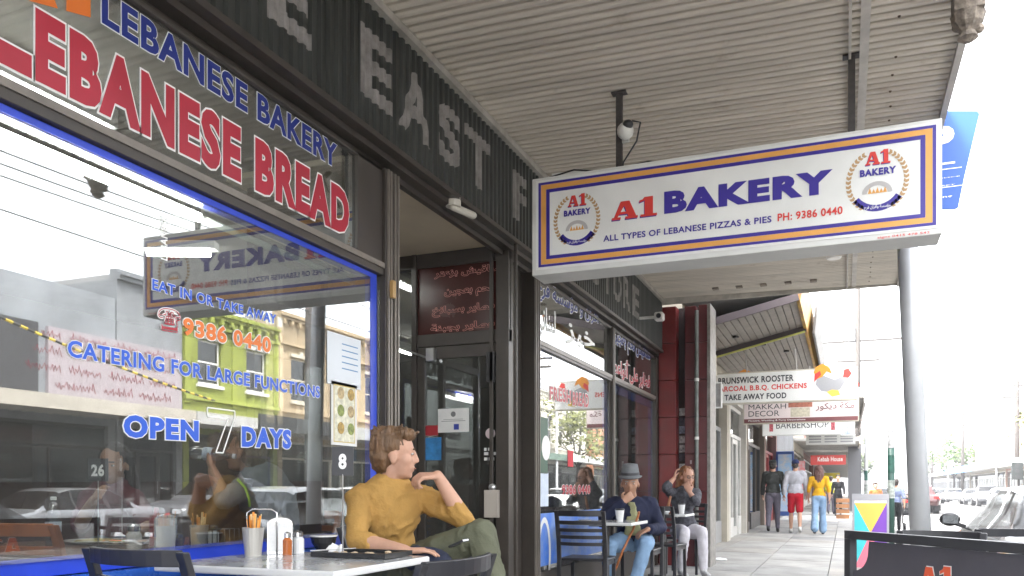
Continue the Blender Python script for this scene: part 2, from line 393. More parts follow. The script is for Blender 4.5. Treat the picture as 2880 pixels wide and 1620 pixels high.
for y in range(-8, 120, 6): mk.box(6.43, 6.53, y, y+3, RZ+.001, RZ+.005)
for y in range(-9, 120, 6): mk.box(1.2, 3.3, y+.2, y+.3, RZ+.001, RZ+.005)
struct(mk, 'lane_marking', M_WHITEP)
mt = MB()
for x in (4.2, 5.63, 7.4, 8.83): mt.box(x-.03, x+.03, -60, 300, RZ+.001, RZ+.006)
struct(mt, 'tram_rails', mat('rail_steel', (.35,.34,.33), rough=.35, metal=1))
XO = 15.1
struct(MB().box(11.84, 11.99, -60, 300, -.5, -.12), 'kerb_opposite', M_BLUE)
struct(MB().box(11.99, 30, -60, 300, -.5, -.10), 'footpath_opposite', M_CONC)

# ================================================================ generic shop buildings
M_PANE = glass('shop_glass', (.80,.84,.83), .06)
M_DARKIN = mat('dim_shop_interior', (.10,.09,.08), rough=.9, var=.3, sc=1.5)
M_FRAME = {k: mat('frame_'+k, c, rough=.45, var=.12, sc=6) for k, c in
           dict(white=(.62,.61,.58), black=(.03,.03,.032), bronze=(.085,.072,.06), grey=(.28,.28,.28), red=(.35,.03,.03), green=(.03,.12,.07), cream=(.5,.46,.37), blue=(.05,.12,.4)).items()}
BW = {}
def wallmat(key, c, brick=False):
    k = 'wall_'+key
    if k in MC: return MC[k]
    m = mat(k, c, rough=.85, var=.26, sc=.7, world=True, bump=.15, bsc=30, detail=7)
    if brick:
        t = m.node_tree; b = t.nodes['Principled BSDF']; bt = t.nodes.new('ShaderNodeTexBrick'); tc = t.nodes.new('ShaderNodeTexCoord'); mp = t.nodes.new('ShaderNodeMapping')
        mp.inputs['Rotation'].default_value = (0, R(90), R(90)); t.links.new(tc.outputs['Object'], mp.inputs[0]); t.links.new(mp.outputs[0], bt.inputs['Vector'])
        bt.inputs['Scale'].default_value = 4.2; bt.inputs['Color1'].default_value = c+(1,); bt.inputs['Color2'].default_value = tuple(x*.75 for x in c)+(1,)
        bt.inputs['Mortar'].default_value = (.3,.28,.25,1); t.links.new(bt.outputs[0], b.inputs['Base Color'])
    return m
def building(label, X0, sg, y0, y1, hgt, wall, frame='black', cat='shop building', floors=(), nwin=2, awn=None, shop=True, base_z=-.1, deep=9., brick=False,
             parapet=True, name='shop_building', arch=False, door_at=.5, signc=None):
    """X0 street face, sg +1 when the face looks to +x (our side), -1 for the far side"""
    T = thing(name, label, cat, (X0, (y0+y1)/2, base_z)); wm = wallmat(wall[0], wall[1], brick); fm = M_FRAME[frame]
    t = .28; a, b = (X0-t, X0) if sg > 0 else (X0, X0+t)
    holes = []; top = 2.9
    if shop: holes.append((y0+.25, y1-.25, .0+base_z, top))
    wins = []
    for zf, zt in floors:
        w = (y1-y0)/nwin
        for k in range(nwin):
            c = y0+w*(k+.5); hw = min(.55, w*.28); holes.append((c-hw, c+hw, zf, zt)); wins.append((c, hw, zf, zt))
    ob(MB().wall(a, b, y0, y1, base_z, hgt, holes), 'wall', wm, T)
    inx0, inx1 = (X0-deep, X0-t) if sg > 0 else (X0+t, X0+deep)
    mb = MB(); th = .2
    mb.box(inx0, inx1, y0, y0+th, base_z, hgt-.3); mb.box(inx0, inx1, y1-th, y1, base_z, hgt-.3)
    xb = inx0 if sg > 0 else inx1-th; mb.box(xb, xb+th, y0+th, y1-th, base_z, hgt-.3)
    ob(mb, 'side_walls', wm, T)
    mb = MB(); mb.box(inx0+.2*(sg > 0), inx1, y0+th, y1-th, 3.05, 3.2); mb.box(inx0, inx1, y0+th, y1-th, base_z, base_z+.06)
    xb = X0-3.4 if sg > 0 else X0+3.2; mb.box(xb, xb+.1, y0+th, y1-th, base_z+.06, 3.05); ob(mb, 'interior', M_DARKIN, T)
    ob(MB().box(inx0, inx1, y0, y1, hgt-.3, hgt-.15), 'roof', mat('roof_sheet', (.3,.3,.3), rough=.7, var=.2), T)
    ox = X0+sg*.06
    xx = lambda d: (min(X0+sg*d, X0), max(X0+sg*d, X0))
    if parapet:
        mb = MB(); c, d = xx(.12); mb.box(c, d, y0, y1, hgt-.32, hgt-.2); c, d = xx(.2); mb.box(c, d, y0, y1, hgt-.2, hgt-.12); ob(mb, 'cornice', wm, T)
    if arch and wins:
        mb = MB(); c, d = xx(.07); w_ = (y1-y0)/nwin
        for k in range(nwin+1): y = min(max(y0+w_*k, y0+.14), y1-.14); mb.box(c, d, y-.13, y+.13, 3.9, hgt-.33)
        c, d = xx(.13); zz_ = wins[0][3]+.42; mb.box(c, d, y0, y1, 4.02, 4.16); mb.box(c, d, y0, y1, zz_, zz_+.1)
        c, d = xx(.17); n_ = int((y1-y0)/.45)
        for k in range(n_): y = y0+(k+.5)*(y1-y0)/n_; mb.box(c, d, y-.06, y+.06, hgt-.5, hgt-.33)
        ob(mb, 'mouldings', wallmat(wall[0]+'_trim', tuple(q*1.15 for q in wall[1])), T, kind='stuff')
    for c, hw, zf, zt in wins:
        f = MB(); q0, q1 = (X0-.16, X0-.10) if sg > 0 else (X0+.10, X0+.16)
        for A in ((c-hw, c-hw+.06, zf, zt), (c+hw-.06, c+hw, zf, zt), (c-hw+.06, c+hw-.06, zf, zf+.07), (c-hw+.06, c+hw-.06, zt-.07, zt), (c-hw+.06, c+hw-.06, (zf+zt)/2-.03, (zf+zt)/2+.03)):
            f.box(q0, q1, *A)
        s0, s1 = xx(.09); f.box(s0, s1, c-hw-.08, c+hw+.08, zf-.12, zf-.01)
        if arch: f.box(s0, s1, c-hw-.1, c+hw+.1, zt+.01, zt+.14); f.box(s0, s1-.02, c-.1, c+.1, zt+.14, zt+.26)
        fo = ob(f, 'window', M_FRAME['white' if frame == 'black' else frame], T)
        ob(MB().box((q0+q1)/2-.004, (q0+q1)/2+.004, c-hw+.06, c+hw-.06, zf+.07, zt-.07), 'pane', glass('upper_glass', (.35,.38,.4), .12), fo)
    if shop:
        f = MB(); q0, q1 = (X0-.20, X0-.12) if sg > 0 else (X0+.12, X0+.20); gp = []
        ya, yb = y0+.25, y1-.25; dw = .95; dy = ya+(yb-ya-dw)*door_at
        f.box(q0, q1, ya, yb, top-.08, top); f.box(q0, q1, ya, yb, 2.2, 2.28); f.box(q0, q1, ya, ya+.07, base_z, 2.2); f.box(q0, q1, yb-.07, yb, base_z, 2.2)
        for y in (dy, dy+dw-.06): f.box(q0, q1, y, y+.06, base_z, 2.2)
        segs = [(ya+.07, dy), (dy+dw, yb-.07)]
        for s0, s1 in segs:
            if s1-s0 < .3: continue
            f.box(q0-.02, q1+.02, s0, s1, base_z, .42)
            n = max(1, round((s1-s0)/1.7))
            for k in range(1, n): y = s0+(s1-s0)*k/n; f.box(q0, q1, y-.025, y+.025, .42, 2.2)
            ob(MB().box((q0+q1)/2-.004, (q0+q1)/2+.004, s0, s1, .42, 2.2), 'glass_pane', M_PANE, T)
        ob(MB().box((q0+q1)/2-.004, (q0+q1)/2+.004, ya, yb, 2.28, top-.08), 'transom_pane', M_PANE, T)
        ob(f, 'window_frame', fm, T)
        d = MB(); d0 = dy+.07; d1 = dy+dw-.07
        d.box(q0+.01, q1-.01, d0, d0+.09, base_z+.02, 2.18); d.box(q0+.01, q1-.01, d1-.09, d1, base_z+.02, 2.18); d.box(q0+.01, q1-.01, d0+.09, d1-.09, 2.08, 2.18); d.box(q0+.01, q1-.01, d0+.09, d1-.09, base_z+.02, .2)
        do = ob(d, 'door', fm, T); ob(MB().box((q0+q1)/2-.004, (q0+q1)/2+.004, d0+.09, d1-.09, .2, 2.08), 'door_glass', M_PANE, do)
        hx = q1+.03 if sg > 0 else q0-.03; ob(MB().tube([(hx, d1-.05, .9), (hx, d1-.05, 1.3)], .014), 'handle', mat('steel', (.5,.5,.5), rough=.3, metal=1), do)
    if awn:
        z, reach, col, fh = awn; zo = z-.08; c0, c1 = (X0+.02, X0+reach) if sg > 0 else (X0-reach, X0-.02)
        mb = MB(); n = int((y1-y0)/.38)
        prof = []
        for k in range(n):
            y = y0+(y1-y0)*k/n; w = (y1-y0)/n; prof += [(y, 0), (y+w*.12, .03), (y+w*.22, .03), (y+w*.34, 0)]
        prof.append((y1, 0)); ro = (c0, c1)
        rs = [[(x, y, (z if (x == c0) == (sg > 0) else zo)-h) for y, h in prof]+[(x, y, z+.1) for y in (y1, y0)] for x in ro]
        mb.rings(rs); ob(mb, 'awning', mat('awning_sheet', (.42,.40,.37), rough=.6, var=.2, sc=2), T)
        fx0, fx1 = (c1, c1+.05) if sg > 0 else (c0-.05, c0)
        ob(MB().box(fx0, fx1, y0+.01, y1-.01, zo-.12, zo-.12+fh), 'awning_fascia', paint('fascia_%.2f_%.2f_%.2f' % col, col, var=.15, sc=2), T)
    return T
# ================================================================ the bakery
XW, XF = -2.45, -2.36
M_BRZ = mat('bronze_frame', (.050,.041,.034), rough=.42, var=.2, sc=5, spec=.5)
M_BRZL = mat('bronze_frame_pale', (.20,.175,.15), rough=.4, var=.2, sc=7)
M_BLUEF = mat('blue_window_paint', (.012,.05,.52), rough=.4, var=.12, sc=9)
M_WIN = glass('bakery_glass', (.78,.81,.80), .21, wav=.014, dust=.045)
bak = thing('bakery_shopfront', 'bakery shopfront with dark ribbed fascia, lettered windows and recessed door', 'shopfront', (XW, 4.5, 0))
RB = [(0, 0), (.022, 0), (.032, .016), (.058, .016), (.068, 0)]; RP = .072
def ribh(y):
    f = (y % RP)
    for (a, h), (b, k) in zip(RB, RB[1:]):
        if f <= b: return h+(k-h)*(f-a)/(b-a)
    return 0.
def ribys(y0, y1):
    o = [y0]; k = math.floor(y0/RP)
    while k*RP < y1:
        o += [k*RP+a for a, _ in RB if y0 < k*RP+a < y1]; k += 1
    return o+[y1]
FZ0, FZ1 = 2.975, 3.66
M_FAS = mat('fascia_sheet', (.030,.033,.030), rough=.5, var=.35, sc=3, stretch=(1,3,.5))
ys = ribys(-3., 11.38); mb = MB(); mb.rings([[(XF+ribh(y), y, z) for y in ys]+[(XF-.02, ys[-1], z), (XF-.02, ys[0], z)] for z in (FZ0, FZ1)])
fas = ob(mb, 'fascia', M_FAS, bak)
mb = MB().box(XF-.1, XF+.03, -3, 11.38, FZ0-.035, FZ0-.002); mb.box(XF-.1, XF-.03, -3, 11.38, FZ0-.07, FZ0-.036); ob(mb, 'fascia_trim', M_BRZ, bak)
ob(MB().box(XF-.02, XF+.05, -3, 11.38, FZ1-.028, FZ1+.02), 'cream_flashing', mat('cream_flashing', (.36,.34,.30), rough=.6, var=.3, sc=6), bak)
M_FL = mat('fascia_letter_paint', (.25,.235,.225), rough=.7, var=.35, sc=9)
def rib_letter(ch, y0, y1, z0, z1):
    v, f = glyphs(ch, .035); xa = min(p[0] for p in v); xb = max(p[0] for p in v); ya = min(p[1] for p in v); yb = max(p[1] for p in v)
    me = bpy.data.meshes.new('letter'); me.from_pydata([(0, y0+(p[0]-xa)/(xb-xa)*(y1-y0), z0+(p[1]-ya)/(yb-ya)*(z1-z0)) for p in v], [], f)
    bm = bmesh.new(); bm.from_mesh(me)
    for y in ribys(y0, y1)[1:-1]: bmesh.ops.bisect_plane(bm, geom=bm.verts[:]+bm.edges[:]+bm.faces[:], plane_co=(0, y, 0), plane_no=(0, 1, 0), dist=1e-6)
    for q in bm.verts: q.co.x = XF+ribh(q.co.y)+.0018
    bm.to_mesh(me); bm.free(); me.materials.append(M_FL); hook(bpy.data.objects.new('letter', me), fas)
for ch, y0, y1 in (('D',1.42,1.72), ('L',2.2,2.46), ('E',2.96,3.27), ('E',3.70,4.02), ('A',4.11,4.49), ('S',4.58,4.92), ('T',4.99,5.40),
                   ('F',5.84,6.14), ('O',6.24,6.60), ('O',6.68,7.04), ('D',7.12,7.46), ('S',7.92,8.24), ('T',8.34,8.68), ('O',8.76,9.12), ('R',9.22,9.54), ('E',9.66,9.98)):
    rib_letter(ch, y0, y1, 3.13, 3.50)
# frames
f = MB()
for y0, y1 in ((4.06, 4.205), (9.0, 9.10), (11.28, 11.40)):
    f.box(XW-.07, XW+.04, y0, y1, .0, 2.87)
f.box(XW-.07, XW+.045, 6.46, 6.60, 0, 2.87)
f.box(XW-.06, XW+.028, -2.5, 4.058, 2.262, 2.335); f.box(XW-.06, XW+.028, 6.602, 8.998, 2.262, 2.335); f.box(XW-.06, XW+.028, 9.102, 11.278, 2.262, 2.335)
f.box(XW-.06, XW+.02, 3.80, 4.058, 2.336, 2.87)
for a, b in ((-2.5, 4.058), (6.602, 8.998), (9.102, 11.278)): f.box(XW-.06, XW+.02, a, b, 2.85, 2.872)
f.box(XW-.04, XW+.012, 6.602, 6.64, .3, 2.26); f.box(XW-.04, XW+.012, 8.95, 8.998, .3, 2.26)
ob(f, 'window_frame', M_BRZ, bak, bev=.003)
f = MB()
for y in (4.075, 4.105, 4.15, 4.185): f.box(XW+.041, XW+.050, y, y+.012, 0, 2.868)
for y in (6.475, 6.52, 6.57): f.box(XW+.046, XW+.053, y, y+.012, 0, 2.868)
f.box(XW+.029, XW+.036, -2.5, 4.056, 2.3, 2.33); f.box(XW+.041, XW+.047, 9.03, 9.06, .3, 2.868)
f.box(XW+.029, XW+.036, 6.604, 8.996, 2.29, 2.33); f.box(XW+.029, XW+.036, 9.104, 11.276, 2.29, 2.33)
ob(f, 'frame_bead', M_BRZL, bak)
# blue painted sashes round the big panes
f = MB()
f.box(XW-.05, XW-.012, -2.5, 4.03, 2.232, 2.259); f.box(XW-.05, XW-.012, 3.985, 4.055, .80, 2.231); f.box(XW-.16, XW-.012, -2.5, 3.984, .76, .81)
f.box(XW-.05, XW-.012, 6.645, 8.93, 2.225, 2.259); f.box(XW-.05, XW-.012, 8.875, 8.945, .34, 2.224)
f.box(XW-.05, XW-.012, 9.105, 11.27, 2.17, 2.259); f.box(XW-.05, XW-.012, 11.17, 11.27, .34, 2.169)
ob(f, 'blue_sash', M_BLUEF, bak)
ob(MB().box(XW-.14, XW+.02, -2.5, 4.055, .0, .755), 'stall_riser', mat('riser_tiles', (.02,.10,.45), rough=.3, var=.2, sc=5), bak)
ob(MB().box(XW-.10, XW+.02, 6.605, 8.995, .0, .33).box(XW-.10, XW+.02, 9.105, 11.275, 0, .33), 'low_riser', mat('low_riser', (.10,.09,.08), rough=.6, var=.2), bak)
g1 = ob(MB().box(XW-.004, XW+.002, -2.5, 4.055, .812, 2.26), 'window_pane', M_WIN, bak)
g2 = ob(MB().box(XW-.004, XW+.002, -2.5, 3.80, 2.337, 2.85), 'transom_pane', M_WIN, bak)
g3 = ob(MB().box(XW-.004, XW+.002, 6.642, 8.948, .34, 2.26), 'window_pane', M_WIN, bak)
g4 = ob(MB().box(XW-.004, XW+.002, 6.604, 8.996, 2.337, 2.85), 'transom_pane', M_WIN, bak)
g5 = ob(MB().box(XW-.004, XW+.002, 9.104, 11.276, .34, 2.26), 'window_pane', M_WIN, bak)
g6 = ob(MB().box(XW-.004, XW+.002, 9.104, 11.276, 2.337, 2.85), 'transom_pane', M_WIN, bak)
# recess with the door
M_WALLC = mat('recess_cream', (.36,.32,.24), rough=.7, var=.12, sc=2)
ob(MB().box(-3.55, XW-.071, 4.07, 6.6, 2.955, 2.99), 'recess_ceiling', mat('recess_ceiling', (.62,.54,.40), rough=.7, var=.1, sc=2), bak)
f = MB().box(XF-.14, XF-.101, -3, 11.38, 2.87, 3.6); ob(f, 'lintel', M_BRZ, bak)
f = MB(); xb = -3.45
f.box(xb-.06, xb, 4.21, 4.27, 0, 2.955); f.box(xb-.06, xb, 5.0, 5.05, 0, 2.955); f.box(xb-.06, xb, 5.86, 5.92, 0, 2.955); f.box(xb-.06, xb, 4.27, 5.86, 2.2, 2.27); f.box(xb-.06, xb, 4.27, 5.86, 0, .3); f.box(xb-.06, xb, 4.27, 5.86, 2.88, 2.955)
YD = 5.92
def D(u, v): p = onY(u, v, YD); return p.x, p.z
xd0, _ = D(1172, 1100); xd1, _ = D(1432, 1100)
f.box(xb, xd0-.045, YD, YD+.06, 0, .12); f.box(xd0-.045, xd0, YD-.01, YD+.06, 0, 2.955)
f.box(xd1, XW-.072, YD-.01, YD+.08, 0, 2.955); f.box(xd0, xd1, YD, YD+.06, 2.20, 2.30); f.box(xd0, xd1, YD, YD+.06, 2.84, 2.955); f.box(xb, xd0-.045, YD, YD+.06, 2.84, 2.955)
f.box(XW-.35, XW-.071, YD+.08, 6.6, 0, 2.955); f.box(xd1+.05, xd1+.075, YD-.03, YD-.011, 0, 2.955); f.box(XW-.12, XW-.09, YD-.03, YD-.011, 0, 2.955)
ob(f, 'recess_frame', M_BRZ, bak, bev=.003)
ob(MB().box(xb-.034, xb-.028, 4.27, 5.86, .3, 2.88), 'side_glass', M_WIN, bak)
ob(MB().box(xb, xd0-.045, YD+.027, YD+.033, .12, 2.84), 'side_glass', M_WIN, bak)
M_ARP = mat('maroon_panel', (.055,.012,.010), rough=.25, var=.2, sc=3)
tp = ob(MB().box(xd0, xd1, YD+.02, YD+.04, 2.30, 2.84), 'transom_panel', M_ARP, bak)
dm = MB(); dm.box(xd0+.004, xd0+.07, YD+.005, YD+.05, .02, 2.195); dm.box(xd1-.10, xd1-.004, YD+.005, YD+.05, .02, 2.195); dm.box(xd0+.07, xd1-.10, YD+.005, YD+.05, 2.1, 2.195); dm.box(xd0+.07, xd1-.10, YD+.005, YD+.05, .02, .28)
door = ob(dm, 'door', M_BRZ, bak, bev=.003, label='brown framed glass door with notices')
ob(MB().box(xd0+.07, xd1-.10, YD+.024, YD+.030, .28, 2.1), 'door_glass', M_WIN, door)
x0, z0 = D(1368, 1455); x1, z1 = D(1407, 1378); ob(MB().box(x0, x1, YD-.05, YD-.008, z0, z1), 'lock_case', mat('lock_case', (.42,.38,.33), rough=.4), door, bev=.004)
x0, z0 = D(1374, 1378); ob(MB().lathe((x0+.045, YD-.02, z0+.02), [(.001,-.03),(.028,-.02),(.03,0),(.02,.02),(.001,.026)], 12, 'y'), 'handle', mat('steel', (.5,.5,.5), rough=.3, metal=1), door)
a = D(1118, 977); b = D(1212, 1010); mb = MB().tube([(a[0], YD-.05, a[1]), (b[0], YD-.03, b[1])], .008); mb.box(b[0]-.02, b[0]+.05, YD-.05, YD, b[1]-.02, b[1]+.08); ob(mb, 'door_closer', mat('steel', (.5,.5,.5), rough=.3, metal=1), door)
a = D(1372, 1075); b = D(1394, 990); ob(MB().box(a[0], b[0], YD-.03, YD-.005, a[1], b[1]), 'door_box', mat('black_plastic', (.02,.02,.022), rough=.35), door)
# notices on the door
M_PAPER = mat('paper_white', (.72,.72,.70), rough=.7, var=.06, sc=8); M_INK = mat('ink_black', (.02,.02,.02), rough=.7)
def notice(T, name, u0, v0, u1, v1, plane, m, lab=None):
    if plane[0] == 'y':
        a = onY(u0, v1, plane[1]); b = onY(u1, v0, plane[1]); mb = MB().box(a.x, b.x, plane[1]-.002, plane[1], a.z, b.z)
    else:
        a = onX(u0, v1, plane[1]); b = onX(u1, v0, plane[1]); mb = MB().box(plane[1], plane[1]+.0015, a.y, b.y, a.z, b.z)
    return ob(mb, name, m, T, label=lab), a, b
n1, a, b = notice(door, 'notice', 1232, 1147, 1319, 1217, ('y', YD+.022), M_PAPER, 'white sheet with an emblem')
ob(MB().box(a.x+.03, b.x-.03, YD+.0190, YD+.0195, a.z+.088, a.z+.092).box(a.x+.05, b.x-.05, YD+.0190, YD+.0195, a.z+.102, a.z+.105), 'print_line', mat('ink_grey', (.15,.15,.15)), door)
mb = MB().lathe(((a.x+b.x)/2, YD+.019, a.z+.145), [(.022,0),(.022,.001)], 14, 'y'); ob(mb, 'emblem', mat('ink_grey', (.15,.15,.15)), door)
mb = MB().box((a.x+b.x)/2+.005, (a.x+b.x)/2+.05, YD+.0185, YD+.0195, a.z+.02, a.z+.065); ob(mb, 'notice_logo', mat('ink_navy', (.03,.05,.3)), door)
n2, a, b = notice(door, 'notice', 1178, 1230, 1241, 1295, ('y', YD+.021), mat('blue_poster', (.04,.22,.50), rough=.5, var=.4, sc=12), 'small blue check-in notice')
n3, a, b = notice(tp, 'notice_strip', 1178, 1196, 1232, 1226, ('y', YD+.0225), mat('red_strip', (.35,.02,.03), rough=.5))
p = onY(1379, 1219, YD+.021); ob(MB().lathe((p.x, YD+.021, p.z), [(.042,0),(.042,.0015)], 20, 'y'), 'round_sticker', mat('sticker_pink', (.62,.52,.54)), door)
for k, (v, w) in enumerate(((1264, .04), (1276, .07), (1291, .055))):
    p = onY(1362, v, YD+.021); ob(MB().box(p.x, p.x+w*.5, YD+.019, YD+.020, p.z-.012, p.z+.012).box(p.x+w*.5+.012, p.x+w+.03, YD+.019, YD+.020, p.z-.012, p.z+.012), 'sticker', M_PAPER, door)
M_REDO = mat('sign_red_outline', (.80,.33,.28), rough=.5); M_RED = mat('vinyl_red', (.42,.018,.04), rough=.4, var=.12, sc=3); M_VW = mat('vinyl_white', (.82,.82,.80), rough=.4)
M_BLU = mat('vinyl_blue', (.008,.022,.20), rough=.4); M_BLUL = mat('vinyl_blue_bright', (.014,.095,.58), rough=.4); M_ORG = mat('vinyl_orange', (.72,.17,.02), rough=.4)
for s, u0, u1, vb, vt in (('مناقيش بزعتر',1222,1408,785,740), ('لحم بعجين',1250,1384,840,795), ('فطاير بسبانخ',1216,1390,893,848), ('فطاير بجبنة',1212,1390,938,898)):
    a = onY(u0, vb, YD+.018); b = onY(u1, vt, YD+.018)
    letters(arabic(s), M_ARP, tp, (a.x, YD+.0185, a.z), (1,0,0), (0,0,1), b.x-a.x, b.z-a.z, off=.016, out=.034, mo=M_REDO, lift=.0012)
# window lettering
XG = XW+.003
on_window('LEBANESE BAKERY', M_BLU, g2, 285, 65, -38, 947, 476, 410, XG, off=.035, out=.022, mo=M_VW)
on_window('EBANESE BREAD', M_RED, g2, 98, 228, 24, 981, 668, 535, XG, off=.055, out=.026, mo=M_VW)
on_window('L', M_RED, g2, -190, 80, -260, 88, 222, 10, XG, off=.055, out=.02, mo=M_VW)
on_window('A1', M_ORG, g2, -120, -60, -330, 249, 42, -180, XG, off=.055, out=.02, mo=M_ORG)
on_window('EAT IN OR TAKE AWAY', M_BLUL, g1, 427, 815, 783, 776, 912, 886, XG, off=.03, out=.035, mo=M_VW)
on_window('9386 0440', M_ORG, g1, 514, 942, 892, 761, 994, 948, XG, off=.04, out=.04, mo=M_VW)
on_window('☎', M_RED, g1, 444, 928, 864, 507, 938, 872, XG, off=.0, out=.04, mo=M_VW)
on_window('CATERING FOR LARGE FUNCTIONS', M_BLUL, g1, 189, 1003, 957, 899, 1120, 1085, XG, off=.03, out=.035, mo=M_VW)
on_window('OPEN', M_BLUL, g1, 346, 1230, 1165, 558, 1242, 1183, XG, off=.055, out=.035, mo=M_VW)
_a = onX(583, 1271, XG); _b = onX(660, 1156, XG); mb = MB(); sv = [(0,1),(1,1),(1,.86),(.56,0),(.30,0),(.74,.80),(0,.80)]
sv = [Vector((XG+.001, _a.y+x*(_b.y-_a.y), _a.z+z*(_b.z-_a.z))) for x, z in sv]
for k in range(7): mb.bar(sv[k], sv[(k+1) % 7], .0012, .0055, (0, sv[(k+1) % 7].z-sv[k].z, -(sv[(k+1) % 7].y-sv[k].y)))
ob(mb, 'numeral_outline', M_VW, g1)
on_window('DAYS', M_BLUL, g1, 679, 1257, 1197, 818, 1263, 1210, XG, off=.055, out=.035, mo=M_VW)
a = onX(470, 735, XG); letters('LEBANESE', M_VW, g1, (XG, a.y, a.z), (0,0,1), (0,-1,0), .17, .035, off=.03)
on_window(arabic('أفران و مؤسسة فرح'), M_BLU, g4, 1506, 842, 770, 1686, 928, 866, XG, off=.03, out=.035, mo=M_VW)
on_window(arabic('لبناني'), M_VW, g4, 1508, 960, 850, 1562, 975, 880, XG, off=.02)
on_window(arabic('خبز'), M_VW, g4, 1590, 965, 900, 1672, 1000, 945, XG, off=.02)
on_window(arabic('مناقيش لحم بعجين'), M_BLU, g6, 1722, 975, 915, 1828, 1030, 978, XG, off=.03, out=.035, mo=M_VW)
on_window(arabic('فطاير على أنواعها'), M_RED, g6, 1722, 1058, 995, 1828, 1102, 1046, XG, off=.03, out=.035, mo=M_VW)
on_window('FRESH', M_RED, g3, 1545, 1125, 1085, 1605, 1135, 1098, XG, off=.04, out=.03, mo=M_VW)
on_window('BREAD', M_RED, g3, 1610, 1140, 1100, 1655, 1146, 1110, XG, off=.04, out=.03, mo=M_VW)
on_window('9386 0440', M_RED, g3, 1580, 1392, 1362, 1660, 1390, 1364, XG, off=.04, out=.03, mo=M_VW)
ob(MB().box(XG-.0005, XG+.0008, -2.5, 4.02, 2.232, 2.258).box(XG-.0005, XG+.0008, 3.955, 4.02, .83, 2.231), 'blue_border', M_BLUEF, g1)
# papers on the windows
def wnotice(T, name, u0, v0, u1, v1, m, lab=None): return notice(T, name, u0, v0, u1, v1, ('x', XG+.001), m, lab)
_, a, b = wnotice(g1, 'notice', 920, 958, 1014, 1078, mat('paper_cool', (.70,.74,.78), rough=.6, var=.05), 'large pale printed sheet')
for k in range(5): ob(MB().box(XG+.003, XG+.0035, a.y+.13, b.y-.03, b.z-.05-k*.032, b.z-.044-k*.032), 'print_line', mat('print_blue', (.15,.3,.5)), g1)
_, a, b = wnotice(g1, 'notice', 931, 1085, 1003, 1250, M_PAPER, 'white menu poster with pictures of food')
ob(MB().box(XG+.003, XG+.0032, a.y+.02, b.y-.02, a.z+.015, b.z-.015), 'print_frame', mat('print_gold', (.55,.42,.12)), g1)
ob(MB().box(XG+.0034, XG+.0036, a.y+.026, b.y-.026, a.z+.02, b.z-.02), 'print_field', mat('menu_print', (.72,.70,.55), var=.3, sc=40), g1)
for i in range(3):
    for j in range(2):
        y = a.y+.055+j*(b.y-a.y-.05)*.5; z = a.z+.06+i*(b.z-a.z-.06)*.34
        ob(MB().lathe((XG+.004, y+.03, z+.03), [(.032,0),(.032,.0006)], 14, 'x'), 'food_picture', mat('food_print_%d' % ((i+j) % 3), ((.45,.30,.08),(.25,.30,.08),(.5,.38,.2))[(i+j) % 3], var=.6, sc=60), g1)
_, a, b = wnotice(g3, 'notice', 1496, 1176, 1540, 1330, mat('green_poster', (.035,.10,.065), rough=.5), 'dark green poster with a round white emblem')
p = onX(1535, 1260, XG); ob(MB().lathe((XG+.0025, p.y, p.z), [(.11,0),(.11,.0008)], 20, 'x'), 'emblem', M_VW, g3)
p = onX(1504, 1265, XG); ob(MB().box(XG+.0026, XG+.003, p.y-.09, p.y+.09, p.z-.24, p.z+.16), 'print_field', mat('print_palegreen', (.35,.6,.35), var=.3, sc=20), g3)
for u0, u1 in ((1497, 1517), (1520, 1542)):
    wnotice(g3, 'notice', u0, 1330, u1, 1425, mat('paper_blue_tint', (.62,.70,.82), rough=.6, var=.15, sc=10), 'pale blue information sheet')
_, a, b = wnotice(g3, 'poster', 1497, 1430, 1700, 1600, mat('blue_picture', (.03,.14,.55), rough=.5, var=.5, sc=3, c2=(.30,.40,.6)), 'blue picture sheet along the bottom of the window')
p = onX(1530, 1560, XG); 
ob(MB().add([(XG+.004, p.y+.17*math.cos(t), p.z+.33*math.sin(t)) for t in [k*math.pi/14 for k in range(28)]]+[(XG+.004, p.y+.12*math.cos(t), p.z+.28*math.sin(t)) for t in [k*math.pi/14 for k in range(28)]],
   [(i, (i+1) % 28, 28+(i+1) % 28, 28+i) for i in range(28)]), 'ring_print', M_VW, g3)
_, a, b = wnotice(g5, 'poster', 1722, 1480, 1835, 1560, mat('blue_picture', (.03,.14,.55)), 'blue picture sheet low on the window')
_, a, b = wnotice(g3, 'red_card', 1597, 1268, 1612, 1312, mat('vinyl_red2', (.6,.02,.04)), 'small red card')
# ceiling bulb fitting in the recess, door plate on the mullion
a = P(1275, 590, 5.4); f = MB().cap((a.x, a.y, 2.9), .025, (a.x+.05, a.y+.2, 2.9), .025).lathe((a.x, a.y, 2.9), [(.05,.0),(.05,.055)], 12); ob(f, 'recess_light', mat('lamp_dim', (.6,.57,.5), rough=.3), bak)
p = onX(1100, 815, XW+.05); ob(MB().box(XW+.051, XW+.075, p.y-.02, p.y+.015, p.z-.05, p.z+.05), 'door_bell', mat('bell_wood', (.42,.25,.08), rough=.4), bak, bev=.004)

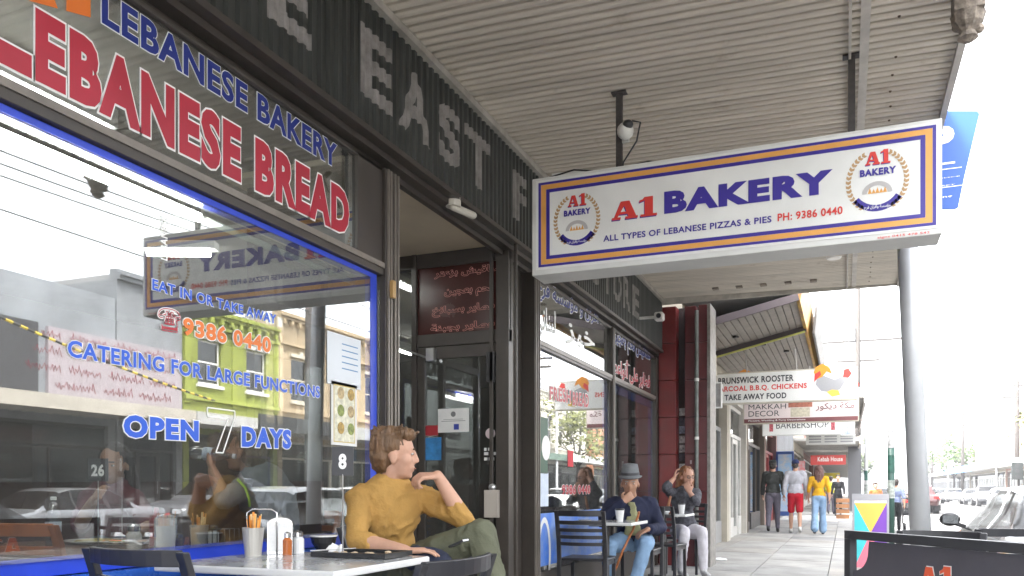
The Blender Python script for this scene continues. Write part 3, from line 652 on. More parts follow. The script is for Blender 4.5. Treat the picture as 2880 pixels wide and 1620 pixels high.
# interior of the bakery
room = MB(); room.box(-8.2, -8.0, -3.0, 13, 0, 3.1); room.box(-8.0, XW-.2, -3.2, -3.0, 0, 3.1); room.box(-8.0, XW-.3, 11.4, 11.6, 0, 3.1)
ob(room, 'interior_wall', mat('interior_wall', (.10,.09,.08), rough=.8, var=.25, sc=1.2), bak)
ob(MB().box(-8, XW-.15, -3, 4.05, 3.05, 3.1).box(-8, -3.55, 4.05, 6.61, 3.05, 3.1).box(-8, XW-.15, 6.61, 11.4, 3.05, 3.1), 'interior_ceiling', mat('interior_ceiling', (.30,.28,.24), rough=.8, var=.15), bak)
ob(MB().box(-8, XW-.15, -3, 11.4, -.05, .01), 'interior_floor', mat('interior_floor', (.12,.10,.085), rough=.4, var=.3, sc=2), bak)
ob(MB().box(-8, XW-.5, 4.21, 4.24, 0, 1.1).box(-8, -7.2, 0, 4.2, 0, 1.15), 'counter', mat('counter', (.07,.03,.02), rough=.5, var=.2), bak)
M_TUBE = mat('lit_tube', (1,.98,.95), emit=7.); M_HOUS = mat('batten_white', (.6,.6,.58), rough=.4)
for x, y0, y1, z in ((-3.6, .4, 3.25, 2.93), (-3.8, 4.6, 5.9, 2.93), (-3.7, 7.2, 8.6, 2.93), (-5.6, 9, 10.4, 2.93)):
    t = thing('ceiling_light', {(-3.6):'lit fluorescent batten nearest the glass above the red lettering', (-3.8):'lit fluorescent batten on the ceiling just inside the doorway', (-3.7):'lit fluorescent batten behind the second window', (-5.6):'lit fluorescent batten deep in the shop'}[x]+(' near end' if x == -5.6 and y0 < 2 else ' far end' if x == -5.6 else ''), 'light', (x, (y0+y1)/2, z-.03), 'fluorescent battens in the bakery')
    ob(MB().box(x-.05, x+.05, y0, y1, z+.02, 3.049), 'housing', M_HOUS, t); ob(MB().tube([(x, y0+.03, z), (x, y1-.03, z)], .019), 'tube', M_TUBE, t, smooth=True)
t = thing('ceiling_light', 'short lit fitting across the ceiling behind the mirrored bakery sign', 'light', (-4.9, 5.1, 2.9), 'fluorescent battens in the bakery')
ob(MB().tube([(-5.15, 5.0, 2.93), (-4.7, 5.2, 2.93)], .025), 'tube', M_TUBE, t, smooth=True); ob(MB().bar((-5.2, 4.98, 2.99), (-4.65, 5.22, 2.99), .12, .06), 'housing', M_HOUS, t)
t = thing('window_light', 'long lit fluorescent tube along the top of the big window', 'light', (-2.62, 1.5, 2.22), 'fluorescent battens in the bakery')
ob(MB().tube([(-2.545, -1, 2.205), (-2.545, 2.75, 2.205)], .020), 'tube', M_TUBE, t, smooth=True); ob(MB().box(-2.58, -2.51, -1, 3.95, 2.262, 2.30), 'housing', M_HOUS, t)
ob(MB().tube([(-2.545, 2.8, 2.205), (-2.545, 3.93, 2.205)], .016), 'unlit_tube', mat('tube_unlit', (.55,.6,.45), rough=.3), t, smooth=True)

# ================================================================ awning over the footpath
def sz(x): return 3.657-.024*(x+.36)
PT = .076; mb = MB(); y0 = -9.; n = int((11.33-y0)/PT*6)
for sgn in (0,):
    rs = []
    for x in [XF-.02, -1.9, -1.4, -.9, -.4, .1, .60]:
        rs.append([(x, y0+k*PT/6, sz(x)+(.075 if k % 6 == 0 else -.008 if k % 6 in (1, 5) else -.016)+.004*noise.noise(Vector((x*1.3, k*.011, 0)))) for k in range(n+1)])
    mb.rings(rs, closed=False, cap=False)
m = mat('soffit_iron', (.62,.565,.48), rough=.62, var=.2, sc=1.4, stretch=(.5,4,1), bump=.06, bsc=20, detail=8)
t_ = m.node_tree; b_ = t_.nodes['Principled BSDF']; src = b_.inputs['Base Color'].links[0].from_socket
tcn = t_.nodes.new('ShaderNodeTexCoord'); n2 = t_.nodes.new('ShaderNodeTexNoise'); n2.inputs['Scale'].default_value = 2.2; n2.inputs['Detail'].default_value = 9; n2.inputs['Roughness'].default_value = .7
t_.links.new(tcn.outputs['Object'], n2.inputs['Vector']); rp = t_.nodes.new('ShaderNodeValToRGB'); rp.color_ramp.elements[0].position = .58; rp.color_ramp.elements[1].position = .72
t_.links.new(n2.outputs['Fac'], rp.inputs[0]); mxx = t_.nodes.new('ShaderNodeMix'); mxx.data_type = 'RGBA'; mxx.inputs[7].default_value = (.22,.15,.085,1)
mm = t_.nodes.new('ShaderNodeMath'); mm.operation = 'MULTIPLY'; mm.inputs[1].default_value = .55; t_.links.new(rp.outputs[0], mm.inputs[0]); t_.links.new(mm.outputs[0], mxx.inputs[0])
t_.links.new(src, mxx.inputs[6]); t_.links.new(mxx.outputs[2], b_.inputs['Base Color'])
n5 = t_.nodes.new('ShaderNodeTexNoise'); n5.inputs['Scale'].default_value = 26; n5.inputs['Detail'].default_value = 6; mp5 = t_.nodes.new('ShaderNodeMapping'); mp5.inputs['Scale'].default_value = (.5,1.6,1)
t_.links.new(tcn.outputs['Object'], mp5.inputs[0]); t_.links.new(mp5.outputs[0], n5.inputs['Vector']); r5 = t_.nodes.new('ShaderNodeMapRange'); r5.inputs[1].default_value = .56; r5.inputs[2].default_value = .66; t_.links.new(n5.outputs['Fac'], r5.inputs[0])
sx5 = t_.nodes.new('ShaderNodeSeparateXYZ'); t_.links.new(tcn.outputs['Object'], sx5.inputs[0]); x5 = t_.nodes.new('ShaderNodeMapRange'); x5.inputs[1].default_value = .2; x5.inputs[2].default_value = 1.6; x5.inputs[4].default_value = .8; t_.links.new(sx5.outputs['X'], x5.inputs[0])
u5 = t_.nodes.new('ShaderNodeMath'); u5.operation = 'MULTIPLY'; t_.links.new(r5.outputs[0], u5.inputs[0]); t_.links.new(x5.outputs[0], u5.inputs[1])
m5 = t_.nodes.new('ShaderNodeMix'); m5.data_type = 'RGBA'; m5.inputs[7].default_value = (.12,.085,.06,1); t_.links.new(u5.outputs[0], m5.inputs[0]); t_.links.new(mxx.outputs[2], m5.inputs[6]); t_.links.new(m5.outputs[2], b_.inputs['Base Color'])
awn = thing('street_awning', 'cream corrugated iron awning over the footpath outside the bakery', 'awning', (-.9, 4, 3.6))
ob(mb, 'soffit_sheet', m, awn, smooth=False)
mb = MB(); rb_ = random.Random(2)
for X_ in (.28,):
    for k in range(0, 270, 3):
        y = -9+PT*(k+.5); 
        if y < 11.2 and rb_.random() > .12: mb.lathe((X_+rb_.uniform(-.008,.008), y, sz(X_)-.021), [(.001,-.005),(.006,-.004),(.009,.004)], 6)
ob(mb, 'roof_bolts', mat('bolt_rust', (.12,.08,.05), rough=.8, var=.4, sc=30), awn, kind='stuff')
ob(MB().box(XF-.02, .62, -9, 11.34, 3.75, 3.80), 'roof_sheet', mat('roof_sheet', (.3,.3,.3)), awn)
M_TRIM = mat('awning_trim', (.50,.47,.42), rough=.6, var=.3, sc=4)
ob(MB().box(.60, .64, -9, 11.36, 3.585, 3.80), 'edge_board', M_TRIM, awn)
ob(MB().box(XF-.02, .60, 11.335, 11.37, 3.60, 3.78), 'end_board', M_TRIM, awn)
ob(MB().box(.08, .13, -9, 11.33, 3.622, 3.630).box(.02, .035, -9, 11.33, 3.61, 3.634), 'sheet_joint', M_TRIM, awn)
mb = MB()
for y in (4.83, 1.2):
    mb = MB(); mb.box(.52, .66, y-.08, y+.08, 3.50, 3.80)
    mb.lathe((.59, y, 3.40), [(.02,-.04),(.05,-.02),(.035,.01),(.07,.05),(.085,.10)], 10)
    for k in range(7): a = k*.9; mb.ell((.59+.05*math.cos(a), y+.05*math.sin(a), 3.42+.012*k), .028, .028, .024, None, 8, 5)
    ob(mb, 'bracket', mat('bracket_rust', (.25,.21,.17), rough=.8, var=.5, sc=25, bump=.5), awn)
M_SPOT = mat('spot_white', (.75,.74,.70), rough=.3)
mb = MB()
for u, v in ((1984, 775), (2345, 752)):
    p = P(u, v, 9.2); mb.lathe((p.x, p.y, sz(p.x)-.03), [(.07,0),(.085,.015),(.085,.03)], 16)
ob(mb, 'downlight', M_SPOT, awn)
mb = MB()
for k in range(5): y = 10.9-.02*k; mb.box(-1.6+.3*k, -1.52+.3*k, y, y+.1, sz(-1.4+.3*k)-.03, sz(-1.4+.3*k)-.012)
ob(mb, 'bolt_plate', mat('bracket_rust'  , (.2,.2,.2)), awn)

# ================================================================ hanging bakery sign
SX0, SX1, SY = -1.90, .515, 5.20
pl = onY(1508, 765, SY); pr = onY(2643, 635, SY); SX0, SX1 = pl.x, pr.x; SZ0 = (pl.z+pr.z)/2; pt = onY(1504, 514, SY); pu = onY(2643, 338, SY); SZ1 = (pt.z+pu.z)/2
SW, SHh = SX1-SX0, SZ1-SZ0
sg = thing('hanging_sign', 'white bakery sign with blue and gold border hanging under the awning', 'sign', ((SX0+SX1)/2, SY+.1, SZ0))
M_SB = mat('sign_box', (.66,.66,.63), rough=.5, var=.1, sc=3); M_SF = mat('sign_face', (.74,.74,.71), rough=.4, var=.09, sc=1.7, detail=8)
ob(MB().box(SX0-.03, SX1+.012, SY, SY+.24, SZ0-.035, SZ1+.02), 'sign_box', M_SB, sg, bev=.006)
face = ob(MB().box(SX0, SX1, SY-.004, SY-.001, SZ0, SZ1), 'sign_face', M_SF, sg)
bface = ob(MB().box(SX0, SX1, SY+.241, SY+.244, SZ0, SZ1), 'sign_face', M_SF, sg)
M_SBL = mat('sign_blue', (.035,.02,.26), rough=.4); M_SGO = mat('sign_gold', (.72,.35,.08), rough=.45, var=.12, sc=3)
def ringf(y, i0, i1, m, T):
    y1 = y+.001 if y > SY else y-.001; a, b = min(y, y1), max(y, y1); o0 = (SX0+i0, SX1-i0, SZ0+i0*.9, SZ1-i0*.9); o1 = (SX0+i1, SX1-i1, SZ0+i1*.9, SZ1-i1*.9)
    mb = MB().box(o0[0], o0[1], a, b, o0[2], o1[2]).box(o0[0], o0[1], a, b, o1[3], o0[3]).box(o0[0], o1[0], a, b, o1[2], o1[3]).box(o1[1], o0[1], a, b, o1[2], o1[3])
    ob(mb, 'border', m, T)
for yy, T in ((SY-.0045, face), (SY+.2445, bface)):
    ringf(yy, .018, .036, M_SBL, T); ringf(yy, .037, .072, M_SGO, T); ringf(yy, .073, .098, M_SBL, T)
def sgn_txt(s, m, u0, v0b, v0t, u1, v1b, v1t, **kw):
    Y = SY-.0045; a = onY(u0, v0b, Y); b = onY(u0, v0t, Y); c = onY(u1, v1b, Y); d = onY(u1, v1t, Y)
    z0 = (a.z+c.z)/2; h = (b.z+d.z)/2-z0
    letters(s, m, face, (a.x, Y, z0), (1,0,0), (0,0,1), c.x-a.x, h, **kw)
    Yb = SY+.2448; letters(s, m, bface, (SX0+SX1-a.x, Yb, z0), (-1,0,0), (0,0,1), c.x-a.x, h, **kw)
M_SR = mat('sign_red', (.62,.04,.03), rough=.4)
_a = onY(1720, 621, SY-.0045); _b = onY(1848, 536, SY-.0045)
slab_a1(M_SR, face, _a, (1,0,0), (0,0,1), _b.x-_a.x, _b.z-_a.z-.03, M_SBL); slab_a1(M_SR, bface, (SX0+SX1-_a.x, SY+.2448, _a.z), (-1,0,0), (0,0,1), _b.x-_a.x, _b.z-_a.z-.03, M_SBL)
sgn_txt('BAKERY', M_SBL, 1868, 600, 539, 2342, 545, 476, off=.06)
sgn_txt('ALL TYPES OF LEBANESE PIZZAS & PIES', M_SBL, 1697, 681, 663, 2170, 625, 607, off=.025)
sgn_txt('PH: 9386 0440', M_SR, 2187, 624, 601, 2370, 602, 579, off=.025)
M_WHEAT = mat('wheat_gold', (.45,.28,.13), rough=.5); M_OV = mat('oven_grey', (.45,.43,.42), rough=.5)
def emblem(uc, vc, half, hv):
    Y = SY-.0045; c = onY(uc, vc, Y); e = onY(uc+half, vc, Y); rx = e.x-c.x; rz = rx*1.02; 
    for T, yy, sx in ((face, Y-.001, 1), (bface, SY+.2458, -1)):
        cx = c.x if sx > 0 else SX0+SX1-c.x; cz = c.z; mb = MB()
        for k in range(15):
            for s in (-1, 1):
                t = R(-62+k*8.6); x = cx+s*rx*.92*math.cos(t)*1.0; z = cz+rz*1.02*math.sin(t)-.0
                tx, tz = -s*math.sin(t), math.cos(t)
                for w in (-1, 1):
                    ax = Vector((tx*.9+w*s*.5*math.cos(t)*1, 0, tz*.9+w*.5*math.sin(t))).normalized(); n_ = Vector((ax.z, 0, -ax.x)); L = rx*.17; W = rx*.05
                    p = Vector((x, yy, z)); q = [p, p+ax*L*.5+n_*W, p+ax*L, p+ax*L*.5-n_*W]; mb.add(q, [(0,1,2,3)])
        ob(mb, 'wheat_wreath', M_WHEAT, T)
        up = (0,0,1); rt = (sx,0,0)
        def tx(s, m, x0, x1, z0, z1, **kw): letters(s, m, T, (cx+sx*x0*rx, yy, cz+z0*rz), rt, up, (x1-x0)*rx, (z1-z0)*rz, **kw)
        slab_a1(M_SR, T, (cx-sx*.38*rx, yy, cz+.55*rz), rt, up, .8*rx, .48*rz, M_SBL); tx('BAKERY', M_SBL, -.55, .60, .18, .42, off=.05)
        ar = [(math.cos(R(a))*.48, math.sin(R(a))*.40) for a in range(0, 181, 15)]; ai = [(math.cos(R(a))*.33, math.sin(R(a))*.26) for a in range(180, -1, -15)]
        mb = MB(); n = len(ar); mb.add([(cx+x*rx, yy, cz-.42*rz+z*rz) for x, z in ar+list(reversed(ai))], [(i, i+1, n+i+1, n+i) for i in range(n-1)]); ob(mb, 'oven_arch', M_OV, T)
        mb = MB()
        for k in range(5): x = -.24+k*.12; mb.add([(cx+(x-.06)*rx, yy, cz-.42*rz), (cx+(x+.07)*rx, yy, cz-.42*rz), (cx+(x+.01)*rx, yy, cz-(.22+.05*(k % 2))*rz)], [(0,1,2)])
        ob(mb, 'flames', M_SGO, T)
        mb = MB(); A = []; B = []
        for k in range(13):
            a = R(-142+k*8.7); A.append((cx+math.cos(a)*rx*.98, yy, cz-.02*rz+math.sin(a)*rz*1.02)); B.append((cx+math.cos(a)*rx*.75, yy, cz-.02*rz+math.sin(a)*rz*.80))
        mb.add(A+B, [(i, i+1, 14+i, 13+i) for i in range(12)]); ob(mb, 'ribbon', M_SBL, T)
        tx(arabic('مؤسسة وأفران فرح'), M_VW, -.42, .42, -.98, -.80, off=.02, lift=.002)
emblem(1622, 618, 66, 0); emblem(2467, 508, 90, 0)
Y = SY-.001
a = onY(2468, 653, Y); letters('signs 0415 478 542', M_SR, sg, (a.x, SY-.001, SZ0-.03), (1,0,0), (0,0,1), .27, .016, off=.01)
M_ROD = mat('rod_dark', (.05,.043,.04), rough=.6, var=.5, sc=20)
for u, ut in ((1742, 235), (2395, 125)):
    a = onY(u, 480, SY+.12); mb = MB().box(a.x-.02, a.x+.02, SY+.105, SY+.135, SZ1+.02, sz(a.x)-.008); mb.box(a.x-.05, a.x+.05, SY+.09, SY+.15, sz(a.x)-.018, sz(a.x)-.008); ob(mb, 'hanger', M_ROD, sg)
a = onY(1600, 490, SY+.12); ob(MB().box(a.x-.1, a.x+.12, SY+.06, SY+.18, SZ1+.02, SZ1+.06), 'ballast_box', M_SB, sg)
a = onY(1742, 400, SY+.10)
cam1 = thing('security_camera', 'white dome security camera clamped to the left sign hanger', 'camera', (a.x+.05, SY+.05, a.z+.02))
ob(MB().ell((a.x+.05, SY+.06, a.z+.05), .055, .055, .055), 'dome', M_SPOT, cam1, smooth=True); ob(MB().ell((a.x+.075, SY+.03, a.z+.075), .035, .035, .03), 'lens', mat('black_plastic', (.02,.02,.02)), cam1, smooth=True)
ob(MB().box(a.x+.015, a.x+.06, SY+.11, SY+.13, a.z+.0, a.z+.08), 'bracket', M_SPOT, cam1)
mb = MB().tube([(a.x+.10, SY+.04, a.z+.10), (a.x+.15, SY+.06, a.z+.09), (a.x+.12, SY+.08, a.z-.02), (a.x+.03, SY+.09, a.z-.14), (a.x+.0, SY+.09, a.z-.3), (a.x-.01, SY+.09, SZ1+.02)], .006, 6)
solo(mb, 'cable', mat('black_plastic', (.02,.02,.02)), 'thin black cable drooping from the dome camera down to the bakery sign', 'cable', smooth=True)
mb = MB().tube([(SX0+.05, SY+.05, SZ1+.03), (SX0+.25, SY+.05, SZ1+.06), (SX0+.45, SY+.05, SZ1+.02), (SX0+.75, SY+.06, SZ1+.045), (SX0+.9, SY+.06, SZ1+.02)], .005, 6)
solo(mb, 'cable', mat('black_plastic', (.02,.02,.02)), 'black cable lying along the top edge of the bakery sign', 'cable', smooth=True)

# ================================================================ red tiled pier, downpipe, stickers
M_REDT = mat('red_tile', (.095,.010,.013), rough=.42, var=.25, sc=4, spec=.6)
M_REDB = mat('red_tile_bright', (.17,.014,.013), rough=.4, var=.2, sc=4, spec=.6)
pier = thing('tiled_pier', 'deep red tiled pier with a dark slot between the bakery and the next shop', 'pier', (-2.1, 11.6, 0))
def courses(x0, x1, y0, y1, m, n=7, zt=3.58):
    h = zt/n
    for k in range(n): ob(MB().box(x0, x1, y0, y1, k*h+.004-.02*(k == 0), (k+1)*h-.003), 'tile', m, pier, bev=.004)
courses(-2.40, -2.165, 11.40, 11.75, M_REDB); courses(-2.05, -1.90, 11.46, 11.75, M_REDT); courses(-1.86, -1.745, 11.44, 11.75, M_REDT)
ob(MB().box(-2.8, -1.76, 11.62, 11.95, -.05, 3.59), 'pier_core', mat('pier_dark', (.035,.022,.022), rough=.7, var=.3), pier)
ob(MB().box(-1.742, -1.70, 11.43, 11.95, -.02, 3.585), 'corner_strip', mat('white_strip', (.24,.225,.205), rough=.6, var=.4, sc=10), pier)
mb = MB().tube([(-1.882, 11.42, 0.02), (-1.882, 11.42, 3.5)], .026, 10)
dp = solo(mb, 'downpipe', mat('pipe_grey', (.22,.24,.22), rough=.45, var=.4, sc=6), 'grey green downpipe running up the red tiled pier', 'downpipe', smooth=True)
mb = MB()
for z in (.95, 1.75, 2.55): mb.lathe((-1.882, 11.42, z), [(.027,-.02),(.032,-.02),(.032,.02),(.027,.02)], 12)
ob(mb, 'pipe_band', M_SPOT, dp)
for k in range(9):
    z = 1.05+k*.13+random.uniform(-.01,.01); c = random.choice(((.6,.6,.6),(.06,.06,.08),(.3,.35,.45),(.5,.3,.2),(.1,.15,.3)))
    o = ob(MB().box(-2.155, -2.06, 11.614, 11.618, z, z+.105), 'sticker', mat('sticker_%d' % k, c, var=.7, sc=30), pier)
for k in range(4): ob(MB().box(-1.99+.01*(k % 2), -1.965+.01*(k % 2), 11.457, 11.459, 1.1+k*.1, 1.15+k*.1), 'sticker', mat('sticker_grey', (.4,.3,.3)), pier)
cam2 = thing('security_camera', 'small white bullet camera at the far end of the dark fascia', 'camera', (-2.2, 11.2, 3.1))
p = onX(1858, 893, -2.1); ob(MB().box(p.x-.06, p.x+.05, p.y-.12, p.y+.02, p.z-.05, p.z+.05), 'camera_body', M_SPOT, cam2, bev=.02); ob(MB().lathe((p.x, p.y-.13, p.z), [(.03,0),(.03,.012)], 12, 'y'), 'lens', mat('black_plastic', (.02,.02,.02)), cam2)
ob(MB().box(-2.36, p.x-.05, p.y-.06, p.y-.03, p.z-.015, p.z+.015), 'bracket', M_SPOT, cam2)
mb = MB(); mb.box(-8, XW-.3, 11.95, 12.0, 0, 4.2); mb.box(-8, XF-.25, -3.2, 11.95, 3.82, 7.5)
ob(mb, 'upper_wall', wallmat('bakery_upper', (.25,.22,.2)), bak)
# ================================================================ next shops on our side
XS = -2.19
building('narrow shop with pale frames beside the red tiled pier', XS, 1, 12.0, 17.2, 6.6, ('cream_render', (.42,.38,.31)), 'grey', floors=(), awn=None, door_at=.35)
building('shop with white frames and black door behind the rooster sign', XS, 1, 17.25, 20.6, 6.2, ('pale_render', (.5,.47,.42)), 'white', door_at=.7)
building('dark framed shop just before the grey rendered shop', XS, 1, 20.65, 25.4, 6.0, ('brown_render', (.20,.16,.13)), 'black', awn=(3.25, 2.6, (.5,.48,.44), .3), door_at=.2)
building('shop with a red door post by the walkers', XS, 1, 25.45, 30., 5.6, ('rose_render', (.36,.22,.2)), 'red', awn=(3.2, 2.6, (.45,.40,.36), .3))
building('grey rendered shop with blue lit panel', XS, 1, 30.05, 40, 4.9, ('slate_render', (.16,.165,.175)), 'grey', shop=False, awn=None)
building('cream shop beyond the grey one under a pale awning', XS, 1, 40.05, 50, 4.8, ('cream_render', (.42,.38,.31)), 'cream', awn=(3.3, 2.8, (.55,.48,.36), .35))
building('low brick shop farther down the row', XS, 1, 50.05, 66, 4.8, ('brick_red', (.24,.09,.06)), 'white', awn=(3.2, 2.8, (.6,.6,.58), .35), brick=True)
building('long pale shop near the end of the row', XS, 1, 66.05, 100, 5.2, ('pale_render', (.5,.47,.42)), 'black', awn=(3.2, 2.8, (.5,.5,.5), .35))
building('last far shop of the row', XS, 1, 100.05, 160, 6.2, ('far_render', (.38,.36,.34)), 'black', awn=(3.2, 2.8, (.4,.4,.4), .35))
# second awning: boarded soffit sloping with yellow fascia
aw = thing('street_awning', 'old boarded awning with a yellow and green edge above the rooster sign', 'awning', (-1.3, 15, 3.5))
M_BRD = mat('soffit_board', (.25,.225,.20), rough=.7, var=.2, sc=3)
def at2(s, zz): return zz
xa, za, xb2, zb = -2.15, 3.35, -.62, 3.72
n = 15
for k in range(n):
    s0, s1 = k/n, (k+1)/n; x0 = xa+(xb2-xa)*s0; x1 = xa+(xb2-xa)*s1-.012; z0 = za+(zb-za)*s0; z1 = za+(zb-za)*s1-.003
    mb = MB(); mb.rings([[(x0, y, z0), (x1, y, z1), (x1, y, z1+.03), (x0, y, z0+.03)] for y in (12.02, 20.3)]); ob(mb, 'board', M_BRD, aw)
M_YEL = mat('awning_yellow', (.50,.33,.03), rough=.5, var=.35, sc=3, c2=(.32,.12,.04)); M_OLV = mat('awning_olive', (.42,.42,.10), rough=.5, var=.2)
for y_, o1, o2, h_ in ((12.0, 0, .02, .10), (14.2, .05, .06, .09)): ob(MB().bar((xa, y_, za-o1), (xb2+.03, y_, zb-o2), .05, h_), 'cross_beam', mat('beam_dark', (.06,.045,.05), rough=.6), aw)
ob(MB().bar((xa, 14.16, za-.11), (xb2+.02, 14.16, zb-.115), .05, .025), 'beam_edge', M_OLV, aw)
mb = MB(); mb.rings([[(xb2, y, zb-.06), (xb2+.05, y, zb-.08), (xb2+.12, y, zb+.33), (xb2+.07, y, zb+.33)] for y in (12.0, 20.4)]); ob(mb, 'edge_fascia', M_YEL, aw)
mb = MB(); mb.rings([[(xb2+.125, y, zb-.09), (xb2+.16, y, zb-.09), (xb2+.2, y, zb+.35), (xb2+.16, y, zb+.35)] for y in (14.5, 20.4)]); ob(mb, 'gutter', mat('gutter_grey', (.15,.14,.13), rough=.6, var=.3), aw)
ob(MB().box(xa-.04, xb2, 12.0, 20.3, zb+.05, zb+.09), 'roof_sheet', mat('roof_sheet', (.3,.3,.3)), aw)
for k in range(3): ob(MB().lathe((-1.6+.3*k, 13.4+1.3*k, 3.44+.07*k), [(.05,0),(.05,.03)], 10), 'fitting', mat('black_plastic', (.02,.02,.02)), aw)
ob(MB().box(XS+.002, XS+.05, 12.5, 14.5, 2.95, 3.33), 'yellow_wall_panel', M_YEL, aw)
spk = thing('speaker_box', 'small grey speaker box on the wall under the boarded awning', 'speaker', (-2.05, 13.6, 2.9)); ob(MB().box(-2.13, -1.95, 13.6, 13.8, 2.9, 3.25), 'body', M_FRAME['cream'], spk, bev=.01)
ob(MB().lathe((-2.04, 13.598, 3.15), [(.05,-.01),(.05,0)], 12, 'y').lathe((-2.04, 13.598, 3.0), [(.05,-.01),(.05,0)], 12, 'y'), 'cone', mat('black_plastic', (.02,.02,.02)), spk)
# hanging signs down the street
def hsign(name, label, uL, uR, vt, vb, Y, face, depth=.16, rods=True, edge=None, group='signs hanging across the footpath'):
    a = onY(uL, vb, Y); b = onY(uR, vt, Y); bb = onY(uR, vb, Y); z0 = (a.z+bb.z)/2; z1 = z0+(b.z-bb.z)
    T = thing(name, label, 'sign', ((a.x+b.x)/2, Y, z0), group)
    ob(MB().box(a.x-.02, b.x+.02, Y, Y+depth, z0-.02, z1+.02), 'sign_box', edge or M_SB, T); ob(MB().box(a.x, b.x, Y-.003, Y-.001, z0, z1), 'sign_face', face, T)
    ob(MB().box(a.x, b.x, Y+depth+.001, Y+depth+.003, z0, z1), 'sign_face', face, T)
    if rods:
        mb = MB()
        for s in (.25, .6): x = a.x+(b.x-a.x)*s; mb.tube([(x, Y+.08, z1+.02), (x-.03, Y+.08, 3.45)], .012, 6)
        ob(mb, 'hanger', mat('rod_pale', (.35,.33,.3), rough=.5), T)
    return T, a.x, b.x, z0, z1
def st(T, s, m, x0, x1, z0, z1, Y, both=None, **kw):
    letters(s, m, T, (x0, Y-.0035, z0), (1,0,0), (0,0,1), x1-x0, z1-z0, **kw)
    if both: letters(s, m, T, (both[0]+both[1]-x0, Y+both[2]+.0035, z0), (-1,0,0), (0,0,1), x1-x0, z1-z0, **kw)
M_BK = mat('sign_black', (.03,.03,.035), rough=.5)
T, xa_, xb_, z0, z1 = hsign('hanging_sign', 'long rooster sign reading take away food with a painted hen', 2003, 2409, 1042, 1128, 14.76, M_SF, edge=M_FRAME['cream'])
w, h = xb_-xa_, z1-z0; bo = (xa_, xb_, .16)
st(T, 'BRUNSWICK ROOSTER', M_BK, xa_+.045*w, xa_+.58*w, z0+.66*h, z0+.88*h, 14.76, bo, off=.03)
st(T, 'CHARCOAL B.B.Q. CHICKENS', M_SR, xa_-.02*w, xa_+.67*w, z0+.37*h, z0+.58*h, 14.76, bo, off=.03)
st(T, 'TAKE AWAY FOOD', M_BK, xa_+.09*w, xa_+.53*w, z0+.09*h, z0+.29*h, 14.76, bo, off=.03)
def flat(T, pts, m, name, x0, z0, s, Y):
    for yy, sx, ox in ((Y-.004, 1, x0), (Y+.164, -1, xa_+xb_-x0)):
        mb = MB(); mb.add([(ox+sx*x*s, yy, z0+z*s) for x, z in pts], [tuple(range(len(pts)))]); ob(mb, name, m, T)
hx, hz = xa_+.73*w, z0+.08*h
flat(T, [(0,.25),(.1,.12),(.3,.08),(.45,.14),(.55,.3),(.62,.38),(.5,.4),(.35,.33),(.15,.42),(.02,.38)], mat('hen_grey', (.33,.33,.34)), 'hen_body', hx, hz, .85, 14.76)
flat(T, [(.02,.36),(-.04,.5),(.0,.6),(.12,.66),(.24,.6),(.3,.45),(.2,.5),(.12,.4)], mat('hen_orange', (.75,.28,.02)), 'hen_tail', hx, hz, .85, 14.759)
flat(T, [(-.03,.3),(-.02,.46),(.08,.52),(.1,.44),(.04,.38)], M_SR, 'hen_tail_feather', hx, hz, .85, 14.757)
flat(T, [(.50,.38),(.52,.52),(.60,.54),(.66,.44),(.60,.36)], M_SR, 'hen_head', hx, hz, .85, 14.758)
flat(T, [(.2,.1),(.3,.0),(.45,.03),(.42,.12),(.3,.14)], mat('hen_yellow', (.75,.5,.08)), 'hen_feet', hx, hz, .85, 14.758)
T, xa_, xb_, z0, z1 = hsign('hanging_sign', 'pink and white decor shop sign with Arabic name below the rooster sign', 2093, 2413, 1128, 1186, 17.0, mat('sign_pinkish', (.72,.62,.60), rough=.5), edge=M_FRAME['cream'])
w, h = xb_-xa_, z1-z0; bo = (xa_, xb_, .16); M_MAR = mat('sign_maroon', (.16,.05,.05), rough=.5)
ob(MB().box(xa_, xb_, 16.995, 16.9965, z0, z0+.2*h), 'maroon_band', M_MAR, T)
st(T, 'MAKKAH', M_BK, xa_+.04*w, xa_+.38*w, z0+.68*h, z0+.93*h, 17.0, bo, off=0); st(T, 'DECOR', M_BK, xa_+.04*w, xa_+.32*w, z0+.32*h, z0+.6*h, 17.0, bo, off=0)
st(T, arabic('مكة ديكور'), M_MAR, xa_+.64*w, xa_+.97*w, z0+.5*h, z0+.9*h, 17.0, bo, off=.01)
st(T, 'Flowers, Wedding & Party Decorations', M_VW, xa_+.04*w, xa_+.55*w, z0+.05*h, z0+.15*h, 16.993, None, off=.01)
ob(MB().box(xa_+.40*w, xa_+.61*w, 16.9945, 16.9965, z0+.72*h, z0+.97*h), 'photo_panel', mat('photo_brown', (.38,.13,.08), var=.4, sc=20), T)
ob(MB().box(xa_+.42*w, xa_+.59*w, 16.9945, 16.9965, z0+.24*h, z0+.70*h), 'photo_panel', mat('photo_cream', (.55,.50,.38), var=.3, sc=20), T)
T, xa_, xb_, z0, z1 = hsign('hanging_sign', 'white barbershop sign third from the bakery', 2147, 2364, 1183, 1221, 20.0, M_SF, rods=False)
w, h = xb_-xa_, z1-z0; bo = (xa_, xb_, .16); st(T, 'BARBERSHOP', M_BK, xa_+.17*w, xa_+.85*w, z0+.45*h, z0+.95*h, 20.0, bo, off=0)
for s in (.08, .88): ob(MB().box(xa_+s*w, xa_+(s+.05)*w, 19.994, 19.9965, z0+.25*h, z0+.9*h), 'barber_pole_print', mat('barber_stripe', (.5,.1,.12), var=.8, sc=40), T)
